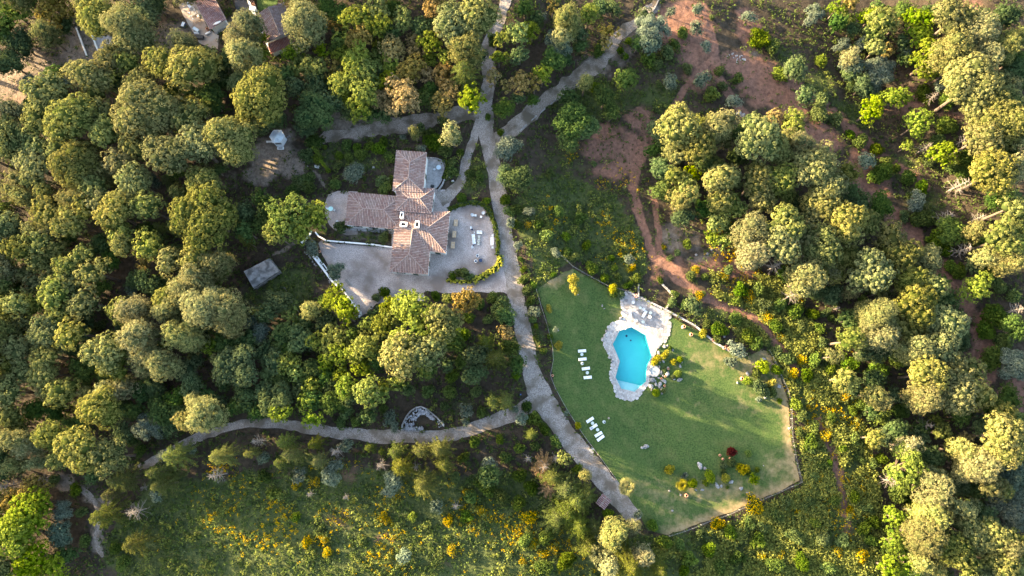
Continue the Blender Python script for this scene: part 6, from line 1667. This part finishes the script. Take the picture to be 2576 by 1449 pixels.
# garden plants with a look of their own
plant('L', 1288 + 460 / 3, 483 + 660 / 3, 15.5, label='upper of two touching golden bushes on the upper lawn', leafmat='gold', names=('golden_bush', '', 'bush', 'golden bushes on the lawn'))
plant('L', 1288 + 475 / 3, 483 + 735 / 3, 15, label='lower of two touching golden bushes on the upper lawn', leafmat='gold', names=('golden_bush', '', 'bush', 'golden bushes on the lawn'))
for sp, (x, y), r, mt, lb, nm in [
    ('S', NZ(410, 710), 8, 'gold', 'pointed golden bush by the lawn fence', 'golden_bush'), ('S', NZ(560, 1290), 12, 'gold', 'golden-tipped bush beside the loungers and fence', 'golden_bush'), ('S', LZ(105, 1015), 10, 'gold', 'small golden bush left of the lower loungers', 'golden_bush'),
    ('S', PZ(845, 905), 11, 'gold', 'orange-tipped bush between the pool and the rockery', 'orange_bush'), ('S', PZ(965, 835), 10, 'gold', 'golden bush at the top of the rockery', 'golden_bush'), ('S', PZ(1060, 918), 9.5, 'gold', 'yellow bush in the middle right of the rockery', 'golden_bush'),
    ('T', PZ(1140, 890), 8, 'U', 'clipped lime ball bush, uppermost right of the rockery', 'ball_bush'), ('T', PZ(1118, 1060), 9.5, 'U', 'clipped lime ball bush right of the rockery, middle one', 'ball_bush'), ('T', PZ(858, 1287), 10, 'U', 'clipped green ball bush below the rockery', 'ball_bush'), ('S', PZ(948, 1258), 6, None, 'small green bush beside the lower clipped ball', 'shrub'), ('S', PZ(1020, 755), 6, None, 'small bush at the rockery\'s upper tip', 'shrub'), ('S', PZ(1060, 1100), 7, 'K', 'dull bush at the right foot of the rockery', 'shrub'), ('S', PZ(960, 1010), 6, 'K', 'dull bush right of the spa basin', 'shrub'),
    ('S', FZ(955, 280), 15, 'red', 'dark red-leaved shrub on the lower lawn', 'red_shrub'), ('S', FZ(1185, 315), 10, None, 'bright green bush right of the red shrub', 'shrub'), ('S', FZ(60, 535), 13, 'gold', 'round yellow-green bush alone at the lawn\'s sunlit edge', 'golden_bush'),
    ('S', FZ(390, 750), 15, 'U', 'lime bush at the left end of the flower bed', 'lime_bush'), ('S', FZ(640, 640), 17, 'U', 'tall lime bush in the middle of the flower bed', 'lime_bush'), ('S', FZ(575, 735), 9, 'S', 'small lime bush at the foot of the tall lime one', 'lime_bush'), ('S', FZ(870, 650), 12, 'gold', 'golden bush in the middle of the flower bed', 'golden_bush'), ('S', FZ(1110, 520), 16, 'gold', 'golden bush in the upper right of the flower bed', 'golden_bush'), ('L', FZ(1265, 680), 16, 'U', 'pale lime bush at the right end of the flower bed', 'lime_bush'), ('S', FZ(1310, 550), 8, None, 'small green bush at the flower bed\'s right corner', 'shrub'), ('S', FZ(830, 570), 7, 'G', 'dark bush left of the flower bed\'s golden bush', 'shrub'), ('S', FZ(820, 480), 9, 'K', 'dull bush in the upper left of the flower bed', 'shrub'), ('S', FZ(950, 450), 12, 'G', 'dark bush under the red shrub', 'shrub'), ('S', FZ(1190, 590), 10, 'G', 'dark bush between the two golden bushes of the bed', 'shrub'), ('S', FZ(890, 795), 5, None, 'tiny green tuft below the flower bed', 'shrub'),
    ('S', EZ(250, 530), 15, 'L', 'dry pale round bush on the lawn\'s top right corner', 'dry_bush'), ('S', EZ(690, 610), 18, 'U', 'lime bush cluster in the right border bed', 'lime_bush'), ('S', EZ(470, 790), 13, 'U', 'lime bush next to the clay jar in the right border', 'lime_bush'), ('S', EZ(640, 870), 24, 'K', 'large dull brown-green bush in the right border bed', 'border_bush'), ('S', EZ(780, 820), 12, 'gold', 'golden-tipped bush at the right of the border bed', 'golden_bush'), ('S', EZ(620, 1030), 9, 'L', 'pale tuft bush below the border bed', 'shrub'), ('S', EZ(890, 1050), 8, 'S', 'small bush by the right lawn fence', 'shrub'), ('S', EZ(800, 920), 13, 'G', 'dark bush in the lower right of the border bed', 'shrub'), ('S', EZ(350, 380), 20, 'L', 'pale green bush mass above the lawn\'s top right corner', 'pale_bush'),
    ('S', (1288 + 760 / 3, 483 + 720 / 3), 13, 'gold', 'yellow-leaved bush against the deck\'s top left corner', 'golden_bush'), ('S', (1288 + 770 / 3, 483 + 775 / 3), 10, 'G', 'dark bush at the deck\'s top left corner', 'shrub'), ('S', PZ(440, 110), 11, 'K', 'brownish bush touching the deck\'s upper left edge', 'shrub'), ('S', (1288 + 1440 / 3, 483 + 1070 / 3), 10, 'gold', 'golden bush by the stone wall right of the deck', 'golden_bush')]:
    plant(sp, x, y, r, label=lb, leafmat=mt, names=(nm, '', 'bush', 'garden bushes'))

plant('C', 1368, 1172, 38, hs=.75, label='upper of two reddish-brown dried conifers beside the lower road', leafmat='D', names=('dried_conifer', '', 'tree', 'dried conifers'))
plant('C', 1385, 1225, 34, hs=.75, label='lower of two reddish-brown dried conifers beside the lower road', leafmat='D', names=('dried_conifer', '', 'tree', 'dried conifers'))
# palms: the fan palm by the lower lawn, a yucca in the flower bed
def palm(d, H, n, L_, label, name='fan_palm', mat='gold'):
    p = W(*d, H); o = thing(name, (p.x, p.y, p.z - H)); tag(o, label, 'palm')
    r = random.Random(int(d[0]))
    if H > 1: m = MB(); m.tube([(0, 0, -.2), (.08, 0, H * .5), (0, 0, H)], [.28, .2, .22], 10); m.build('trunk', M_BARK, o)
    for k in range(n):
        a = k * 2.39996; el = math.radians(r.uniform(-25, 75) if H > 1 else r.uniform(15, 80)); m = MB()
        dr = Vector((math.cos(a) * math.cos(el), math.sin(a) * math.cos(el), math.sin(el))); side = dr.cross(Vector((0, 0, 1))).normalized(); up = side.cross(dr)
        b0 = Vector((0, 0, H)); b1 = b0 + dr * L_ * .45
        m.tube([b0, b1], [.04, .03], 4)
        for q in range(9):
            f = (q - 4) / 4 * 1.15; dd = (dr * math.cos(f) + side * math.sin(f)); l = L_ * .62 * (1 - .25 * abs(f))
            w = up.cross(dd) * .085
            e = b1 + dd * l - Vector((0, 0, .25 * l))
            m.poly([b1, b1 + dd * l * .5 - w, e, b1 + dd * l * .5 + w])
        me = m.mesh('frond', LEAFMAT[mat]); a_ = me.attributes.new('tint', 'FLOAT', 'FACE'); a_.data.foreach_set('value', np.array([r.uniform(.1, .9) for _ in me.polygons], np.float32))
        newobj('frond', me, o)
    return o
palm((1579, 1225), 5.6, 46, 2.3, 'tall fan palm between the road and the lower lawn', mat='A')
palm(FZ(230, 760), .5, 40, 1.9, 'spiky golden yucca at the left end of the flower bed', 'yucca')
palm(FZ(270, 620), .4, 22, 1.2, 'small grey agave just above the spiky golden yucca', 'agave', 'L')

# hedges
def hedge(name, pts, width, h, label, mat, dens=7.0):
    S = spline([(*p, width) for p in pts], 4.0)
    o = thing(name, (0, 0, 0)); tag(o, label, 'hedge')
    r = np.random.default_rng(len(label)); PP = []
    for i in range(len(S) - 1):
        a, b = W(*S[i][:2], h * .6), W(*S[i + 1][:2], h * .6); d = (b - a); L_ = d.length; d.normalize(); s = Vector((-d.y, d.x, 0))
        for k in range(int(L_ * width * dens) + 1):
            t, v, z = r.random(), r.uniform(-.5, .5), r.uniform(.15, 1)
            if abs(v) < .36: z = r.uniform(.82, 1.0)
            p = a.lerp(b, t) + s * v * width
            p.z = float(T(p.x, p.y)) + z * h
            n_ = s * (v * 2) + Vector((0, 0, .7 if z > .8 else .1))
            PP.append([*p, *n_, .24])
    P = np.array(PP); c = cards(P, 12, .26, r, rnd=.9)
    newobj('foliage', np_mesh('foliage', *c[:2], LEAFMAT[mat], c[2]), o)
    m = MB()
    for i in range(0, len(S) - 1, 2):
        a = W(*S[i][:2]); b = W(*S[min(i + 2, len(S) - 1)][:2]); q = (a + b) / 2; d = b - a
        m.box((q.x, q.y, q.z + h * .42), (d.length * 1.1, width * .72, h * .84), math.atan2(d.y, d.x))
    me = m.mesh('branchwork', LEAFMAT['G']); newobj('branchwork', me, o)
hedge('patio_hedge', [QZ(*p) for p in [(265,272),(360,232),(480,185),(600,158),(720,160),(830,205),(920,295),(970,420),(1010,560),(1040,700),(1048,850),(1045,985)]], 1.15, 1.2, 'curved green clipped hedge round the patio', 'S')
hedge('variegated_hedge', [QZ(*p) for p in [(1070,1000),(1085,1060),(1060,1140),(970,1225),(830,1315),(660,1385)]], 1.7, 1.3, 'thick yellow variegated hedge at the patio\'s lower right corner', 'variegated')
hedge('variegated_hedge', [QZ(*p) for p in [(240,1375),(310,1400),(420,1405),(540,1410),(640,1405)]], .95, .9, 'thin yellow hedge strip along the patio\'s lower edge', 'variegated')
hedge('terrace_hedge', [HZ(*p) for p in [(1255,185),(1285,215),(1285,280),(1265,340),(1245,390)]], .8, 1.1, 'narrow green hedge on the right of the small terrace', 'S')

# ---------------------------------------------------------------- undergrowth (uncountable)
def scatter(n, weight, seed, zone=(GX0, GX1, GY0, GY1), avoid=True):
    r = np.random.default_rng(seed)
    x = r.uniform(zone[0], zone[1], n); y = r.uniform(zone[2], zone[3], n)
    w = weight(x, y)
    ok = (r.random(n) < w) & ~field(built, x, y)
    x, y = x[ok], y[ok]
    return x, y, r
def under(name, x, y, r, size, rad, ncard, mat, aspect=1.0, hmul=1.0):
    z = field(gz, x, y)
    rr = rad * r.uniform(.5, 1.5, len(x))
    P = np.c_[x, y, z + rr * .35 * hmul, np.zeros(len(x)), np.zeros(len(x)), np.full(len(x), .6), rr]
    c = cards(P, ncard, size, r, rnd=1.0, aspect=aspect, upw=.5)
    return stuff(newobj(name, np_mesh(name, *c[:2], LEAFMAT[mat], c[2])))
def clump(x, y, s, seed, lo, hi): return np.clip((fbm(x, y, s, seed) - lo) / (hi - lo), 0, 1)
x, y, r = scatter(150000, lambda x, y: field(green, x, y) * clump(x, y, 5, 11, .3, .52) * .62, 1)
o = under('undergrowth', x, y, r, .34, .42, 9, 'S', hmul=1.0); o['label'] = 'low green undergrowth covering the meadow and slopes'
x, y, r = scatter(90000, lambda x, y: field(green, x, y) * clump(x, y, 7, 12, .38, .56) * .55, 2)
o = under('pale_undergrowth', x, y, r, .32, .42, 9, 'K', hmul=1.0); o['label'] = 'grey-green low scrub among the meadow'
def macchia(x, y):
    dx, dy = toD(x, y, T(x, y))
    w = pip(dx, dy, [(1780,680),(1960,700),(2100,900),(2200,1150),(2230,1449),(1700,1449),(1640,1380),(1760,1345),(2025,1225),(2005,1050),(1950,870),(1850,860),(1720,790),(1800,760)])
    return w * clump(x, y, 6, 17, .36, .55) * np.clip(1 - field(red, x, y) * 1.6, 0, 1)
x, y, r = scatter(26000, lambda x, y: field(green, x, y) * clump(x, y, 6, 17, .42, .6) * .5 * (1 - (macchia(x, y) > 0)), 7)
o = under('scrub_mounds', x, y, r, .42, .95, 24, 'O', hmul=1.3); o['label'] = 'yellow-green scrub mounds on the sunny slopes'
x, y, r = scatter(60000, lambda x, y: macchia(x, y) * .6, 8, (30, 100, -84, 20))
o = under('dense_scrub', x, y, r, .4, .85, 20, 'O', hmul=1.5); o['label'] = 'dense yellow-green scrub right of the lawn fence'
x, y, r = scatter(70000, lambda x, y: (1 - field(green, x, y)) * (1 - field(red, x, y)) * (1 - field(dry, x, y) * .9) * clump(x, y, 8, 13, .3, .5) * .6, 3)
o = under('forest_undergrowth', x, y, r, .42, .62, 8, 'G', hmul=1.6); o['label'] = 'dark low undergrowth beneath the trees'
x, y, r = scatter(40000, lambda x, y: np.maximum(field(red, x, y), field(dry, x, y)) * clump(x, y, 4, 14, .4, .6) * .55, 4)
o = under('dry_tufts', x, y, r, .26, .28, 6, 'K'); o['label'] = 'sparse tufts on the red and dry earth'
x, y, r = scatter(90000, lambda x, y: (field(mask, x, y) < .8) * clump(x, y, 3, 16, .36, .6) * .5, 6)
o = under('verge_weeds', x, y, r, .26, .3, 6, 'K', hmul=1.2); o['label'] = 'weeds along the edges of roads and paving'
FLW = [(700,1290,190,70),(820,1240,90,40),(960,1390,70,40),(1000,1330,80,40),(1150,1330,60,60),(1290,1330,60,40),(1420,1370,70,50),(1570,560,50,80),(1550,510,50,60),(1600,620,30,30),(1860,1260,20,20),(1890,720,60,40),(2050,940,80,90),(2110,1100,80,90),(2140,1250,60,130),(1960,760,60,50),(1900,1300,60,30),(2060,1050,40,60),(1230,1290,50,30),(1180,1250,40,50),(1380,560,30,40),(1840,620,60,60),(2000,1300,120,40),(2080,1400,90,40),(760,1345,130,40),(1830,1310,30,20),(560,1180,40,20),(1440,390,20,20),(850,1180,60,25),(620,1340,60,30),(1000,1250,60,30)]
def fw(x, y):
    dx, dy = toD(x, y, T(x, y)); w = np.zeros(x.shape)
    for a, b, c, d in FLW: w = np.maximum(w, np.exp(-((dx - a) / c) ** 2 - ((dy - b) / d) ** 2))
    return w * clump(x, y, 6, 15, .43, .55)
x, y, r = scatter(100000, lambda x, y: fw(x, y) * .85, 5)
o = under('wildflowers', x, y, r, .22, .42, 10, 'flower', hmul=2.8); o['label'] = 'drifts of yellow wildflowers in the meadow'
# ---------------------------------------------------------------- labels that say which one
LM = [('the white gazebo',705,352),('the villa\'s left wing',938,530),('the villa\'s top wing',1035,430),('the villa\'s main wing',1040,620),('the patio hedge',1247,600),('the swimming pool',1590,900),('the pool deck',1625,780),('the spa basin',1645,934),
      ('the upper loungers',1470,920),('the lower loungers',1497,1080),('the concrete shed',657,685),('the white bench wall',830,690),('the stone enclosure',1060,1055),('the road fork',1345,1000),('the upper crossroads',1220,285),('the yard dining table',487,33),('the gable house',690,70),
      ('the walled plot',215,95),('the pale lawn boulder',1624,1123),('the red shrub',1843,1135),('the fan palm',1579,1225),('the lawn\'s right corner',2012,1212),('the tiled hut',1518,1262),('the rubble heap',1848,147),('the bent retaining wall',1690,730),
      ('the turquoise table',834,528),('the photo\'s top left corner',0,0),('the photo\'s bottom left corner',0,1449),('the photo\'s top right corner',2576,0),('the photo\'s bottom right corner',2576,1449),('the left edge\'s midpoint',0,724),('the right edge\'s midpoint',2576,724),('the bottom edge\'s midpoint',1288,1449),('the top edge\'s midpoint',1288,0),
      ('the clay jar trio',1826,873),('the lower road\'s left end',350,1178),('the garden path',1165,440)]
DIRS = ['right of', 'upper right of', 'above', 'upper left of', 'left of', 'lower left of', 'below', 'lower right of']
ORD = ['', 'first', 'second', 'third', 'fourth', 'fifth', 'sixth', 'seventh', 'eighth', 'ninth', 'tenth', 'eleventh', 'twelfth', 'thirteenth', 'fourteenth', 'fifteenth', 'sixteenth', 'seventeenth', 'eighteenth', 'nineteenth', 'twentieth']
def octant(x, y, lx, ly): return int(round(math.degrees(math.atan2(ly - y, x - lx)) / 45.0)) % 8
bykind = {}
for e in REG: bykind.setdefault(e[1], []).append(e)
for desc, es in bykind.items():
    rank = {}
    for li, (ln, lx, ly) in enumerate(LM):
        for oc in range(8):
            m = sorted((math.hypot(e[4][0] - lx, e[4][1] - ly), k) for k, e in enumerate(es) if octant(e[4][0], e[4][1], lx, ly) == oc)
            for n, (dist, k) in enumerate(m): rank.setdefault(k, []).append((n + 1, dist, li, oc))
    for k, e in enumerate(es):
        n, dist, li, oc = min(rank[k], key=lambda q: q[1] + q[0] * 60)
        o = ORD[n] + ' nearest' if 1 < n < len(ORD) else 'the nearest' if n == 1 else str(n) + 'th nearest'
        e[0]['label'] = '%s %s %s, %s of its kind' % (desc, DIRS[oc], LM[li][0], o)

# roots built in plan coordinates get their origin at the foot of the thing
bpy.context.view_layer.update()
for o in list(COL.objects):
    if o.parent is None and o.type == 'EMPTY' and o.location.length < 1e-6 and o.children:
        pts = [c.matrix_world @ Vector(v) for c in o.children_recursive if c.type == 'MESH' for v in c.bound_box]
        if not pts: continue
        base = Vector(((min(p.x for p in pts) + max(p.x for p in pts)) / 2, (min(p.y for p in pts) + max(p.y for p in pts)) / 2, min(p.z for p in pts)))
        o.location = base
        for c in o.children: c.location = c.location - base
